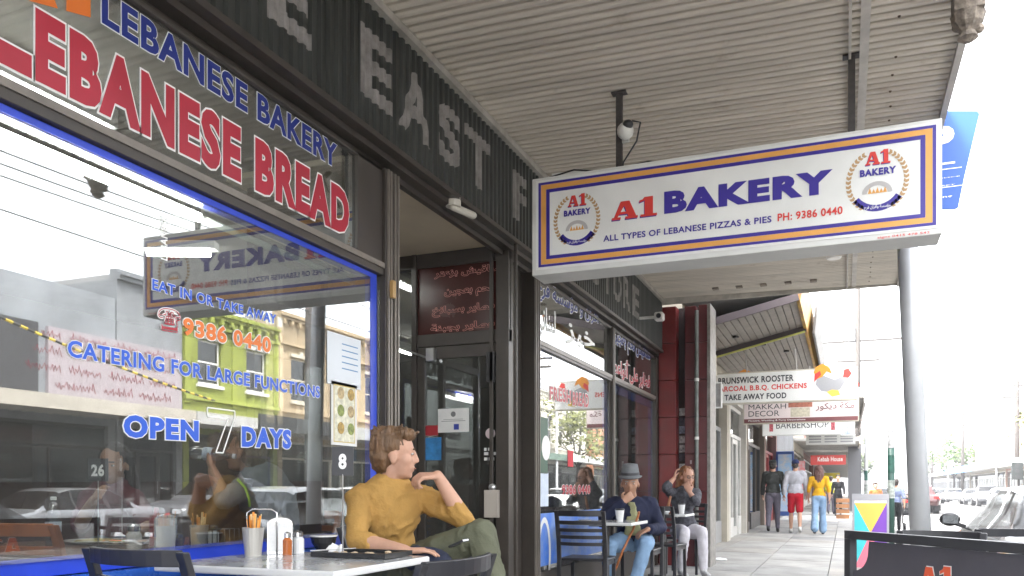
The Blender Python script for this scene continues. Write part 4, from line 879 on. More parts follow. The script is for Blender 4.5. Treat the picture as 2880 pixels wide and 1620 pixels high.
T, *_ = hsign('hanging_sign', 'small square sign with a blue print beside the barbershop sign', 2368, 2402, 1186, 1222, 20.3, mat('sign_blue_print', (.10,.14,.35), var=.8, sc=6, c2=(.7,.7,.7)), rods=False)
T, xa_, xb_, z0, z1 = hsign('hanging_sign', 'plain white lettered sign under the barbershop sign', 2269, 2404, 1224, 1248, 26., M_SF, rods=False)
for k in range(3):
    for j in range(3): ob(MB().box(xa_+.06+j*(xb_-xa_)*.33, xa_+.06+j*(xb_-xa_)*.33+.34, 25.994, 25.9965, z0+.04+k*.08, z0+.08+k*.08), 'print_line', mat('print_grey', (.35,.35,.36)), T)
T, xa_, xb_, z0, z1 = hsign('hanging_sign', 'red kebab sign under the cream awning', 2281, 2378, 1281, 1306, 42., mat('sign_redbox', (.5,.03,.02), rough=.5), rods=False, edge=mat('sign_redbox', (.5,.03,.02)))
st(T, 'Kebab House', M_VW, xa_+.3, xb_-.12, z0+.14, z0+.36, 42., None, off=.02)
T, *_ = hsign('hanging_sign', 'yellow sign farthest under the cream awnings', 2310, 2362, 1330, 1346, 60., mat('sign_yellow', (.6,.5,.03), rough=.5), rods=False)
T, *_ = hsign('hanging_sign', 'small red sign box sticking out past the rooster sign', 2411, 2428, 1102, 1150, 24., mat('sign_redbox', (.5,.03,.02)), rods=False)
# blade sign board with frame fixed near the corner of the pier
T = thing('menu_frame', 'white framed board hung at the near end of the rooster sign', 'frame', (-2.0, 13.9, 2.3))
a = onY(2003, 1145, 13.9); b = onY(2027, 1078, 13.9)
ob(MB().box(a.x, b.x, 13.9, 13.93, a.z, b.z), 'panel', mat('board_grey', (.4,.4,.4), var=.3, sc=10), T); mb = MB()
mb.box(a.x-.02, a.x, 13.88, 13.94, a.z-.02, b.z+.02).box(b.x, b.x+.02, 13.88, 13.94, a.z-.02, b.z+.02).box(a.x, b.x, 13.88, 13.94, b.z, b.z+.02).box(a.x, b.x, 13.88, 13.94, a.z-.02, a.z); ob(mb, 'frame_edge', M_VW, T)
# blue lit panel on the grey shop
T = thing('poster_case', 'pale blue lit poster case on the wall beyond the walkers', 'poster', (-1.9, 29.4, .2)); a = onY(2183, 1416, 29.4); b = onY(2232, 1269, 29.4)
ob(MB().box(a.x, b.x, 29.42, 29.6, .15, b.z), 'case', M_FRAME['blue'], T); ob(MB().box(a.x+.06, b.x-.06, 29.40, 29.419, .3, b.z-.1), 'poster', mat('poster_blue', (.25,.5,.8), var=.5, sc=5, c2=(.75,.75,.8)), T)
T = thing('red_banner', 'small red and white notice beside the blue poster case', 'notice', (-1.4, 29.5, 1.4)); a = onY(2236, 1375, 29.5); b = onY(2264, 1296, 29.5); ob(MB().box(a.x, b.x, 29.5, 29.53, a.z, b.z), 'sheet', mat('redwhite', (.6,.08,.08), var=.9, sc=6, c2=(.75,.7,.7)), T)
T = thing('kebab_stall_front', 'dark column at the kerb side of the kebab awning', 'column', (.3, 45, 0)); ob(MB().box(.15, .75, 45, 45.5, -.1, 3.3), 'post', mat('column_grey', (.14,.14,.15), rough=.7), T)
tb = thing('fruit_stand', 'orange wooden crate stand by the kebab shop column', 'stand', (-.2, 33, 0))
for k in range(4): ob(MB().box(-.30, .16, 33, 33.5, -.05+.2*k, .10+.2*k), 'crate', mat('crate_orange', (.26,.12,.05), rough=.7, var=.3, sc=6), tb)
# Telltale colourful A-frame
a = onY(2403, 1560, 12.6); b = onY(2494, 1395, 12.6)
T = thing('pavement_sign', 'folding footpath sign with teal, gold and purple triangles', 'sign', ((a.x+b.x)/2, 12.6, -.07)); zb_, zt_ = -.05, b.z
x0, x1 = a.x, b.x; mid = (x0*.45+x1*.55, zb_+.42)
ob(MB().box(x0-.03, x0, 12.58, 12.64, -.07, zt_+.03).box(x1, x1+.03, 12.58, 12.64, -.07, zt_+.03).box(x0, x1, 12.58, 12.64, zt_-.06, zt_+.03).bar((x0, 13.1, -.07), (x0, 12.66, zt_), .03, .03).bar((x1, 13.1, -.07), (x1, 12.66, zt_), .03, .03), 'frame', mat('alu_frame', (.3,.3,.32), rough=.4), T)
def tri(pts, m): ob(MB().add([(x, 12.585, z) for x, z in pts]+[(x, 12.60, z) for x, z in pts], [(0,1,2),(3,5,4),(0,3,4,1),(1,4,5,2),(2,5,3,0)]), 'triangle_print', m, T)
zt2 = zt_-.1; cm = ((x0+x1)/2, zt2-.42)
tri([(x0, zt2), (x1, zt2), cm], mat('tri_gold', (.72,.42,.08))); tri([(x0, zt2), cm, (x0, zb_)], mat('tri_teal', (.05,.48,.52))); tri([(x1, zt2), (x1, zb_+.0), cm], mat('tri_purple', (.16,.05,.36))); tri([cm, (x1, zb_), (x0, zb_)], mat('tri_pink', (.75,.18,.25)))
ob(MB().box(x0, x1, 12.586, 12.60, zt2+.002, zt_-.061), 'header', M_SF, T)

# ================================================================ steel pole with the blue parking sign
M_POLE = mat('pole_galv', (.50,.51,.52), rough=.4, metal=.15, var=.12, sc=2)
pb, pt_ = P(2598, 1700, 6.9), P(2553, 720, 6.9)
pole = thing('street_pole', 'thick leaning grey steel pole at the kerb', 'pole', (pb.x, pb.y, -.1))
d_ = (pt_-pb)/(pt_.z-pb.z); base = pb+d_*(-.12-pb.z); top = pb+d_*(5.6-pb.z)
ob(MB().tube([base, base+d_*2.8, top], [.084, .078, .070], 20), 'shaft', M_POLE, pole, smooth=True); ob(MB().lathe(base, [(.13,0),(.13,.03),(.09,.04)], 16), 'base_plate', M_POLE, pole)
SG = thing('parking_sign', 'blue parking sign behind the end of the bakery sign', 'sign', (pb.x, pb.y, 3.4)); Yq = 6.55
q = [onY(2560, 312, Yq), onY(2748, 312, Yq), onY(2755, 320, Yq), onY(2712, 500, Yq), onY(2695, 583, Yq), onY(2685, 588, Yq), onY(2560, 588, Yq)]
mb = MB(); mb.rings([[tuple(v) for v in q], [(v.x, v.y+.02, v.z) for v in q]]); M_PB = mat('sign_parking_blue', (.02,.10,.42), rough=.4); ob(mb, 'sign_plate', M_PB, SG)
def ps(s, u0, v0, u1, v1, off=.02): a = onY(u0, v1, Yq-.001); b = onY(u1, v0, Yq-.001); letters(s, M_VW, SG, (a.x, Yq-.001, a.z), (1,0,0), (0,0,1), b.x-a.x, b.z-a.z, off=off)
ps('P', 2615, 350, 2684, 440, .07); ps('FLORENCE', 2588, 496, 2700, 508); ps('STREET', 2608, 517, 2686, 529); ps('parking', 2590, 548, 2678, 566)
a = onY(2560, 470, Yq-.002); b = onY(2686, 459, Yq-.002); ob(MB().box(a.x, b.x, Yq-.003, Yq-.001, a.z, b.z), 'white_bar', M_VW, SG)
for v in (486, 536): a = onY(2580, v, Yq-.002); b = onY(2705, v, Yq-.002); ob(MB().box(a.x, b.x, Yq-.0025, Yq-.001, a.z-.003, a.z+.003), 'white_line', M_VW, SG)
ob(MB().box(pb.x-.18, pb.x+.02, Yq+.021, pb.y, 3.7, 3.76).box(pb.x-.18, pb.x+.02, Yq+.021, pb.y, 3.9, 3.96), 'bracket', M_POLE, SG)
# ================================================================ far street furniture
M_WOODP = mat('timber_pole', (.045,.038,.033), rough=.85, var=.3, sc=5, stretch=(4,4,.5)); M_INS = mat('insulator', (.5,.48,.45), rough=.3)
def upole(x, y, h, label, arms=((.9, 2.2),), trans=False, lamp=0):
    T = thing('utility_pole', label, 'pole', (x, y, RZ+.15), 'timber utility poles'); ob(MB().tube([(x, y, -.2), (x, y, h)], [.20, .15], 10), 'shaft', M_WOODP, T, smooth=True)
    for dz, w in arms:
        ob(MB().box(x-w/2, x+w/2, y-.06, y+.06, h-dz-.06, h-dz+.06), 'crossarm', M_WOODP, T)
        mb = MB()
        for k in range(4): mb.lathe((x-w/2+.12+k*(w-.24)/3, y, h-dz+.06), [(.03,0),(.045,.06),(.02,.13)], 8)
        ob(mb, 'insulator', M_INS, T)
    if trans: ob(MB().lathe((x-.35, y, h-3.2), [(.22,0),(.24,.1),(.24,.8),(.2,.86)], 12), 'transformer', M_FRAME['grey'], T)
    if lamp: ob(MB().tube([(x, y, h-1.6), (x+lamp*.8, y, h-1.2), (x+lamp*1.6, y, h-1.2)], .04, 6).box(x+lamp*1.6-.3, x+lamp*1.6+.3, y-.1, y+.1, h-1.25, h-1.15), 'street_lamp', M_FRAME['grey'], T)
    return T
upole(.74, 54, 13.2, 'timber utility pole with crossarm behind the rooster sign', ((3.2, 5.2), (4.4, 2.4)), True)
upole(.9, 96, 11, 'timber pole farther down the near kerb', ((.5, 2.4),))
upole(12.4, 46, 9.2, 'timber pole with two crossarms on the far side mirrored in the second window', ((.4, 2.6), (.9, 2.4)))
upole(12.4, 74, 9.5, 'timber pole by the orange brick corner across the road', ((.4, 2.8), (1.3, 2.0)), False)
upole(12.4, 24, 9.2, 'timber pole across the road in front of the lime building', ((.4, 2.4),), False)
upole(12.3, 105, 10, 'far timber pole across the road above the parked cars', ((.5, 2.6),), False)
upole(12.3, 140, 10, 'farthest timber pole at the end of the street', ((.5, 2.6),), False)
def ppole(x, y, h, r, m, label, bands=0):
    T = thing('street_post', label, 'post', (x, y, -.12)); ob(MB().tube([(x, y, -.12), (x, y, h)], r, 10), 'shaft', m, T, smooth=True)
    for k in range(bands): ob(MB().lathe((x, y, .9+k*.42), [(r+.003,0),(r+.003,.3)], 10), 'sticker_band', mat('band_%d' % (k % 3), ((.30,.33,.30),(.02,.08,.06),(.35,.35,.35))[k % 3], var=.6, sc=15), T)
    return T
ppole(.72, 15.2, 1.95, .055, mat('post_green', (.015,.055,.042), rough=.5), 'green post plastered with stickers beside the A-frame sign', 3)
ob(MB().tube([(.72,15.2,1.951),(.72,15.2,3.3)], .03, 8), 'upper_tube', M_POLE, bpy.data.objects['street_post'])
ppole(.60, 27.5, 3.1, .05, mat('post_white', (.4,.4,.4)), 'slim grey post behind the sticker covered one', 2)
T = ppole(.9, 40, 6.0, .06, M_POLE, 'tall thin post carrying a red no-stopping plate')
ob(MB().box(.3, .8, 39.9, 39.95, 4.4, 5.6), 'plate', mat('plate_white', (.75,.72,.70)), T); ob(MB().lathe((.55, 39.89, 5.2), [(.16,-.01),(.16,0)], 16, 'y'), 'red_disc', M_SR, T)
# wires
M_WIRE = mat('wire_black', (.03,.03,.03), rough=.6)
def wire(a, b, sag, r, label, n=24):
    a, b = Vector(a), Vector(b); pts = [a.lerp(b, k/n)-Vector((0,0,sag*4*(k/n)*(1-k/n))) for k in range(n+1)]
    solo(MB().tube(pts, r, 5), 'overhead_wire', M_WIRE, label, 'wire', 'overhead wires')
for k, x in enumerate((11.3, 12.1, 12.8, 13.5)): wire((x, 24, 8.85), (x, 46, 8.9), .35, .016, 'power line %s on the far side poles' % ('closest to the road','second from the road','third from the road','closest to the buildings')[k])
for k, x in enumerate((11.3, 12.1, 12.8, 13.5)): wire((x, -10, 8.85), (x, 24, 8.85), .5, .016, 'power line %s over the grey building' % ('nearest the road','second out from the road','third out from the road','nearest the wall')[k])
for k, x in enumerate((4.9, 8.1)): wire((x, -20, 5.7), (x, 200, 5.7), 0, .012, 'tram contact wire over the %s track' % ('near','far')[k], 8)
# ================================================================ across the road
building('long grey rendered building across the road with a scribbled hoarding', XO, -1, -16, 18.2, 6.7, ('grey_blue', (.25,.265,.285)), 'black', awn=(3.12, 3.0, (.45,.41,.35), .34), parapet=False, door_at=.3)
building('taller grey bay between the hoarding building and the lime one', XO, -1, 18.25, 20.85, 7.6, ('grey_blue2', (.22,.23,.245)), 'black', awn=(3.12, 3.0, (.45,.44,.42), .34))
lime = building('lime green two storey building across the road', XO, -1, 20.9, 25.7, 7.2, ('lime', (.23,.26,.05)), 'black', floors=((4.6, 6.1),), nwin=2, awn=(3.12, 3.0, (.03,.03,.03), .5), arch=True)
building('tan Victorian shop with arched windows beside the lime building', XO, -1, 25.75, 33.8, 7.9, ('tan_stone', (.36,.28,.18)), 'cream', floors=((4.5, 6.2),), nwin=3, awn=(3.12, 3.0, (.4,.4,.38), .45), arch=True)
building('white two storey shop opposite with three narrow windows', XO, -1, 33.85, 44, 7.4, ('chalk', (.55,.52,.46)), 'white', floors=((4.5, 6.2),), nwin=4, awn=(3.12, 3.0, (.6,.6,.58), .4))
building('brown brick shop across the road past the white one', XO, -1, 44.05, 53, 6.6, ('brick_brown', (.20,.11,.075)), 'cream', floors=((4.5, 5.8),), nwin=3, awn=(3.12, 3.0, (.1,.15,.12), .4), brick=True)
building('pale Victorian shop across the road with tall upper windows', XO, -1, 53.05, 66, 8.2, ('chalk2', (.48,.46,.40)), 'black', floors=((4.5, 6.4),), nwin=5, awn=(3.12, 3.0, (.7,.7,.68), .5), arch=True)
building('orange brick corner building across the road', XO, -1, 68, 80, 9.4, ('brick_orange', (.42,.15,.06)), 'cream', floors=((4.6, 6.2), (6.9, 8.2)), nwin=4, awn=(3.12, 3.0, (.75,.75,.72), .5), brick=True)
building('pink rendered shop beyond the orange corner', XO, -1, 80.1, 96, 8.0, ('pinkish', (.46,.28,.22)), 'white', floors=((4.6, 6.4),), nwin=5, awn=(3.12, 3.0, (.1,.1,.11), .3), arch=True)
building('cream shop with a blue fascia far across the road', XO, -1, 96.1, 122, 7.4, ('cream_render', (.42,.38,.31)), 'white', floors=((4.6, 6.0),), nwin=6, awn=(3.12, 3.0, (.08,.25,.55), .7))
building('far grey shop row across the road', XO, -1, 122.1, 175, 7.0, ('far_render', (.38,.36,.34)), 'black', floors=((4.6, 5.8),), nwin=10, awn=(3.12, 3.0, (.5,.5,.5), .4))
building('modern white apartment block rising behind the far shops', XO+14, -1, 110, 150, 17, ('block_white', (.6,.62,.64)), 'grey', shop=False, floors=((6.5, 8.5), (9.5, 11.5), (12.5, 14.5)), nwin=9)
T = thing('hoarding', 'pink painted hoarding scrawled with red handwriting on the grey building', 'billboard', (XO-.1, 18.3, 3.7))
ob(MB().box(XO-.12, XO-.005, 15.9, 20.7, 3.42, 5.45), 'board', mat('hoarding_pink', (.33,.29,.31), rough=.7, var=.1, sc=2), T)
mm_ = mat('scrawl_red', (.22,.03,.05), rough=.6)
rs_ = random.Random(11)
for r_ in range(4):
    y = 20.5-.2*(r_ % 2); z0_ = 5.14-r_*.45
    while y > 16.3:
        nw = rs_.randint(3, 6); mb = MB(); pts = []
        for k in range(nw*4):
            y -= .055; pts.append((XO-.125, y+rs_.uniform(-.03, .03), z0_+(.0, .26, .05, .17)[k % 4]*rs_.uniform(.6, 1.1)+rs_.uniform(-.02, .02)))
        mb.tube(pts, .012, 4); ob(mb, 'scrawl', mm_, T); y -= .22
T = thing('dark_billboard', 'dark grey billboard on the grey building beside the hoarding', 'billboard', (XO-.1, 14, 3.98)); ob(MB().box(XO-.12, XO-.005, 10, 15.6, 3.42, 5.5), 'board', mat('board_charcoal', (.05,.05,.055), rough=.7, var=.3), T)
T = thing('tape_rope', 'yellow and black striped rope sagging in front of the hoarding', 'rope', (XO-.5, 15, 4.5)); k_ = 60
for c in range(2):
    mb = MB()
    for k in range(c, k_, 2):
        f0, f1 = k/k_, (k+1)/k_; A = Vector((XO-2.2, 9, 6.0)).lerp(Vector((XO-1.2, 21, 3.9)), f0); B = Vector((XO-2.2, 9, 6.0)).lerp(Vector((XO-1.2, 21, 3.9)), f1)
        A.z -= .9*f0*(1-f0); B.z -= .9*f1*(1-f1); mb.tube([A, B], .035, 6)
    ob(mb, 'rope_dark' if c else 'rope_yellow', mat('rope_black', (.03,.03,.03)) if c else mat('rope_yellow', (.6,.45,.05)), T)
# trees
def tree(x, y, h, r, label, seed, col=(.07,.11,.03), trunk=.16, n=1500, ls=.17):
    rnd = random.Random(seed); T = thing('tree', label, 'tree', (x, y, -.2)); mb = MB(); br = []
    mb.tube([(x, y, -.2), (x+.08, y, h*.3), (x-.05, y+.1, h*.55)], [trunk, trunk*.8, trunk*.5], 9)
    for k in range(7):
        a = k*2.4; e = Vector((x+math.cos(a)*r*.6, y+math.sin(a)*r*.6, h*(.55+.07*(k % 4)))); br.append(e); mb.tube([(x, y, h*(.32+.03*k)), ((x+e.x)/2, (y+e.y)/2, h*(.5)), e], [trunk*.4, trunk*.28, trunk*.12], 6)
    ob(mb, 'trunk', M_WOODP, T, smooth=True); mb = MB()
    cl = [(Vector((x, y, h*.72))+Vector((rnd.gauss(0, r*.42), rnd.gauss(0, r*.42), rnd.gauss(0, h*.11))), r*rnd.uniform(.25, .5)) for _ in range(16)]
    for k in range(n):
        c, cr = rnd.choice(cl); d = Vector((rnd.gauss(0,1), rnd.gauss(0,1), rnd.gauss(0,1))).normalized()*cr*rnd.uniform(.5, 1.05); p = c+d
        a = Vector((rnd.uniform(-1,1), rnd.uniform(-1,1), rnd.uniform(-.6,.6))).normalized(); b = a.orthogonal().normalized(); L = ls*rnd.uniform(.6, 1.4)
        mb.add([p-a*L, p+b*L*.5, p+a*L, p-b*L*.5], [(0,1,2,3)])
    ob(mb, 'crown', mat('leaf_%.2f' % col[0], col, rough=.7, var=.45, sc=2, c2=tuple(q*.45 for q in col)), T, kind=None)
    return T
tree(12.6, 56, 7.6, 2.6, 'leafy olive green street tree mirrored in the second window', 3, (.13,.14,.04))
tree(12.8, 118, 7.5, 2.8, 'round green street tree far down the road', 5, (.09,.16,.04), ls=.25, n=900)
tree(1.9, 128, 7, 2.2, 'small dark tree far down on the near side', 8, (.07,.10,.03), ls=.25, n=800)
tree(12.8, 155, 8, 3, 'most distant street tree across the road', 9, (.08,.13,.04), ls=.28, n=800)

# ================================================================ cars
M_CHBL = mat('trim_black', (.015,.015,.016), rough=.3); M_TYRE = mat('tyre', (.02,.02,.02), rough=.85); M_RIM = mat('rim', (.45,.45,.47), rough=.3, metal=.9); M_CG = glass('car_glass', (.50,.52,.53), .05, rough=.22); M_CIN = mat('car_cabin', (.05,.05,.052), rough=.9)
CP = {'sedan': ([(-2.3,.55,.62),(-2.28,.42,.86),(-2.15,.36,.98),(-1.75,.34,1.02),(-1.45,.34,1.03),(-.75,.30,1.40),(-.3,.28,1.44),(.25,.28,1.43),(.55,.29,1.36),(1.25,.33,.98),(1.6,.34,.93),(2.1,.36,.80),(2.3,.42,.66),(2.36,.5,.58)], (-1.45, 1.25)),
      'hatch': ([(-2.05,.5,.66),(-2.03,.42,.95),(-1.95,.36,1.05),(-1.75,.33,1.30),(-1.5,.3,1.46),(-.9,.28,1.50),(-.3,.28,1.50),(.3,.28,1.46),(.6,.29,1.38),(1.2,.33,1.02),(1.5,.34,.97),(1.9,.36,.84),(2.05,.42,.7),(2.1,.5,.6)], (-1.95, 1.2)),
      'ute': ([(-2.6,.55,.75),(-2.58,.48,1.05),(-2.4,.45,1.08),(-1.2,.45,1.08),(-.85,.42,1.10),(-.65,.4,1.60),(-.2,.38,1.72),(.5,.38,1.72),(.8,.4,1.62),(1.3,.42,1.16),(1.7,.42,1.12),(2.3,.45,1.02),(2.55,.5,.85),(2.6,.55,.7)], (-.85, 1.3))}
def car(name, label, kind, col, loc, rz, group=None, metal=.0, near=False):
    T = thing(name, label, 'car', (0,0,0), group); prof, (ga, gb) = CP[kind]; W = .90 if kind != 'ute' else .93
    belt = {'sedan': .98, 'hatch': 1.0, 'ute': 1.10}[kind]; rs = []; st_ = []
    ys = sorted({*[p[0] for p in prof], *[-2.2+.1*k for k in range(45)]}); ys = [y for y in ys if prof[0][0] <= y <= prof[-1][0]]
    def ip(y, j):
        for a, b in zip(prof, prof[1:]):
            if a[0] <= y <= b[0]: f = (y-a[0])/(b[0]-a[0]); return a[j]+(b[j]-a[j])*f
    for y in ys:
        zb_, zt_ = ip(y, 1), ip(y, 2); e = min(1, (y-prof[0][0]+.03)/.35, (prof[-1][0]-y+.03)/.45); w = W*(.80+.20*math.sin(max(0, e)*math.pi/2)); bl = min(belt, zt_-.02)
        gh = max(0, zt_-belt); tw = w*(.93-.23*min(1, gh/.42)) if gh > 0 else w*.90
        q = [(w*.86, zb_), (w*.97, zb_+.07), (w, (zb_+bl)/2), (w*.985, bl-.06), (w*.95, bl), (tw+.35*(w*.95-tw) if gh > .04 else w*.93, bl+gh*.45), (tw, zt_-.035 if gh > .06 else zt_-.012), (tw*.86, zt_), (0, zt_+.012)]
        rs.append([(x, y, z) for x, z in q]+[(-x, y, z) for x, z in reversed(q[:-1])])
    mb = MB(); mb.rings(rs); N = len(rs[0]); body = []; win = []; pil = []
    pill = {'sedan': (-.55, .28), 'hatch': (-1.05, -.1), 'ute': (-.62, .25)}[kind]
    for i in range(len(rs)-1):
        ym = (ys[i]+ys[i+1])/2
        for j in range(N):
            f = (i*N+j, i*N+(j+1) % N, (i+1)*N+(j+1) % N, (i+1)*N+j); zt_ = ip(ym, 2); g = zt_-belt
            side = j in (4, 5, N-6, N-7) or j in (10, 11)
            isw = False
            if j in (4, 5, 10, 11) and g > .16 and ga+.18 < ym < gb-.12 and not any(abs(ym-p) < .05 for p in pill): isw = True
            if j in (6, 7, 8, 9) and g > .03 and ((gb-.72 < ym < gb-.06) or (ga+.06 < ym < ga+.62 and kind != 'ute')): isw = True
            isp = j in (4, 5, 10, 11) and g > .16 and ga+.18 < ym < gb-.12 and not isw
            (win if isw else pil if isp else body).append(f)
    caps = mb.f[-2:]; vs = mb.v
    b1 = MB(); b1.v = vs; b1.f = body+[caps[0], caps[1]]; b2 = MB(); b2.v = [v.copy() for v in vs]; b2.f = win
    pm = mat('carpaint_%.2f_%.2f_%.2f' % col, col, rough=.32, metal=metal, coat=.8, spec=.5, var=.04)
    bo_ = ob(b1, 'body', pm, T, smooth=True)
    used = sorted({i for f in win for i in f}); mp = {u: k for k, u in enumerate(used)}; b2.v = [b2.v[u] for u in used]; b2.f = [tuple(mp[i] for i in f) for f in win]
    ob(b2, 'windows', M_CG, T, smooth=True)
    b3 = MB(); used = sorted({i for f in pil for i in f}); mp = {u: k for k, u in enumerate(used)}; b3.v = [vs[u].copy() for u in used]; b3.f = [tuple(mp[i] for i in f) for f in pil]
    if pil: ob(b3, 'pillar_trim', M_CHBL, T)
    ob(MB().box(-W*.72, W*.72, ga+.2, gb-.5, .35, belt-.12).box(-.6, -.15, -.3, -.15, .5, belt+.25).box(.15, .6, -.3, -.15, .5, belt+.25), 'cabin', M_CIN, T)
    zr = .325 if kind != 'ute' else .37; wy = (-1.38, 1.42) if kind != 'ute' else (-1.6, 1.62)
    for y in wy:
        for s in (-1, 1):
            x = s*(W-.10); wl = MB().lathe((x, y, zr), [(zr*.62,-.11),(zr*.93,-.115),(zr,-.08),(zr,.08),(zr*.93,.115),(zr*.62,.11)], 22, 'x'); wh = ob(wl, 'wheel', M_TYRE, T, smooth=False)
            r = MB(); xs_ = x+s*.1
            for k in range(7): a = k*2*math.pi/7; r.bar((xs_, y, zr), (xs_, y+math.sin(a)*zr*.6, zr+math.cos(a)*zr*.6), .05, .03, (1,0,0))
            r.lathe((x+s*.085, y, zr), [(zr*.54,-.01),(zr*.63,-.01),(zr*.63,.03),(zr*.54,.03)], 20, 'x').lathe((x+s*.095, y, zr), [(.05,-.02),(.05,.025)], 10, 'x'); ob(r, 'rim', M_RIM, wh)
            ar = [(s*(W+.004), y+math.cos(R(a))*(zr+.045), zr+math.sin(R(a))*(zr+.045)) for a in range(-20, 201, 11)]; ai = [(s*(W-.03), p[1]*0+y+(p[1]-y)*.9, zr+(p[2]-zr)*.9) for p in ar]; am = MB(); nn = len(ar); am.add(ar+ai, [(i, i+1, nn+i+1, nn+i) for i in range(nn-1)]); ob(am, 'wheel_arch', M_CIN, T)
            ob(MB().lathe((s*(W-.28), y, zr), [(zr+.03,-.01),(zr+.03,.285)] if s > 0 else [(zr+.03,-.285),(zr+.03,.01)], 20, 'x'), 'wheel_well', M_CIN, T)
    for s in (-1, 1):
        y0_ = gb-.30; zz = belt+.04
        ob(MB().ell((s*(W+.10), y0_, zz+.06), .105, .06, .075, None, 14, 8), 'mirror', mat('mirror_black', (.03,.03,.032), rough=.3), T, smooth=True)
        ob(MB().box(s*(W+.10)-.075, s*(W+.10)+.075, y0_-.064, y0_-.058, zz+.015, zz+.105), 'mirror_glass', mat('mirror_silver', (.10,.105,.11), rough=.08, metal=1), T)
        ob(MB().bar((s*(W-.05), y0_+.02, zz-.02), (s*(W+.06), y0_, zz+.02), .06, .04), 'mirror_stalk', M_CIN, T)
        ob(MB().box(s*W-.015+s*.012, s*W+.015+s*.012, -.62, -.42, belt-.16, belt-.13).box(s*W-.015+s*.012, s*W+.015+s*.012, .32, .52, belt-.16, belt-.13), 'door_handle', pm, T)
        e0, e1 = prof[0][0], prof[-1][0]; zz = .68 if kind != 'ute' else .85
        ob(MB().box(s*.72-.13, s*.72+.13, e0-.015, e0+.12, zz, zz+.16), 'tail_light', mat('tail_red', (.35,.01,.01), rough=.2), T, bev=.02)
        ob(MB().box(s*.66-.17, s*.66+.17, e1-.16, e1-.02, zz-.08, zz+.08), 'headlight', mat('head_clear', (.6,.62,.65), rough=.1), T, bev=.02)
    ob(MB().box(-.26, .26, prof[0][0]-.02, prof[0][0]-.005, .62, .73), 'number_plate', M_SF, T)
    T.location = loc; T.rotation_euler = (0, 0, rz); return T
def car_copy(src, label, loc, rz):
    return place(src, loc, rz, label)
car('parked_car', 'pale silver sedan parked at the kerb beside the cafe barrier', 'sedan', (.40,.41,.42), (2.07, 9.25, RZ), 0, metal=.4)
sil = car('parked_car', 'silver sedan parked across the road below the hoarding', 'sedan', (.26,.27,.285), (10.9, 12.9, RZ), math.pi, metal=.7)
ute = car('parked_ute', 'grey four door ute parked across the road behind the silver sedan', 'ute', (.16,.165,.18), (10.9, 18.2, RZ), math.pi, metal=.4)
blk = car('parked_car', 'black hatchback parked at the near kerb reflected in the window', 'hatch', (.02,.02,.022), (2.28, 4.05, RZ), 0)
wht = car('parked_car', 'white hatchback parked across the road past the ute', 'hatch', (.70,.70,.70), (10.9, 24.6, RZ), math.pi)
red = car('parked_ute', 'dark red ute on the near tram track behind the steel pole', 'ute', (.05,.006,.006), (4.1, 55, RZ), 0)
for src, lab, y, x, rz in ((wht, 'white hatchback under the brown brick shop across the road', 47, 10.9, math.pi), (sil, 'silver sedan in front of the pale Victorian shop opposite', 54, 10.9, math.pi),
    (wht, 'white hatchback near the orange brick corner', 70, 10.9, math.pi), (ute, 'grey ute below the orange brick corner building', 78, 10.9, math.pi), (sil, 'silver sedan outside the pink shop opposite', 86, 10.9, math.pi),
    (wht, 'white hatchback outside the blue fascia shop opposite', 100, 10.9, math.pi), (sil, 'silver sedan driving towards the bakery on the far tram track', 92, 8.1, math.pi),
    (blk, 'black hatchback parked last before the far trees opposite', 112, 10.9, math.pi),     (blk, 'black hatchback at the near kerb far past the pram', 51, 2.3, 0), (wht, 'white hatchback driving away down the near lane', 62, 4.9, 0), (sil, 'silver sedan at the near kerb by the timber pole', 60, 2.3, 0)):
    car_copy(src, lab, (x, y, RZ), rz)

p = P(2862, 1330, 60); T = thing('traffic_light', 'dark green traffic signal box on a post at the right edge across the road', 'traffic light', (p.x, p.y, -.1))
ob(MB().box(p.x-.35, p.x+.35, p.y, p.y+.35, 1.75, 3.0), 'signal_box', mat('signal_green', (.008,.012,.011), rough=.6), T); ob(MB().tube([(p.x, p.y+.45, -.1), (p.x, p.y+.45, 3.2)], .07, 8), 'post', M_POLE, T)
for k in range(3): ob(MB().lathe((p.x, p.y-.02, 1.98+.4*k), [(.15,0),(.15,.03)], 14, 'y'), 'signal_lens', mat('lens_dark', (.02,.02,.02)), T)
for k, (y, h) in enumerate(((50, 7.5), (82, 7.5), (118, 7.5))):
    T = thing('tram_pole', ('slim steel tram pole nearest the orange brick corner', 'slim steel tram pole halfway down the far kerb', 'slim steel tram pole far down the street')[k], 'pole', (12.2, y, -.1), 'steel tram poles'); ob(MB().tube([(12.2, y, -.1), (12.2, y, h)], .09, 8), 'shaft', M_POLE, T); ob(MB().tube([(12.2, y, 6.2), (4.6, y, 6.4)], .03, 6), 'span_arm', M_POLE, T)

# ================================================================ added volume standing in for overexposure glare down the street
hz = MB().box(-45, 60, -40, 330, -1.3, 24)
hz = ob(hz, 'washout', None, None, kind='stuff'); hz['label'] = 'added haze lying over the street'
hm = bpy.data.materials.new('washout'); hm.use_nodes = True; t = hm.node_tree; t.nodes.remove(t.nodes['Principled BSDF']); pv = t.nodes.new('ShaderNodeVolumePrincipled')
pv.inputs['Color'].default_value = (.93,.95,1,1); pv.inputs['Density'].default_value = .0011; pv.inputs['Anisotropy'].default_value = .3; t.links.new(pv.outputs[0], t.nodes['Material Output'].inputs['Volume']); hz.data.materials.append(hm)
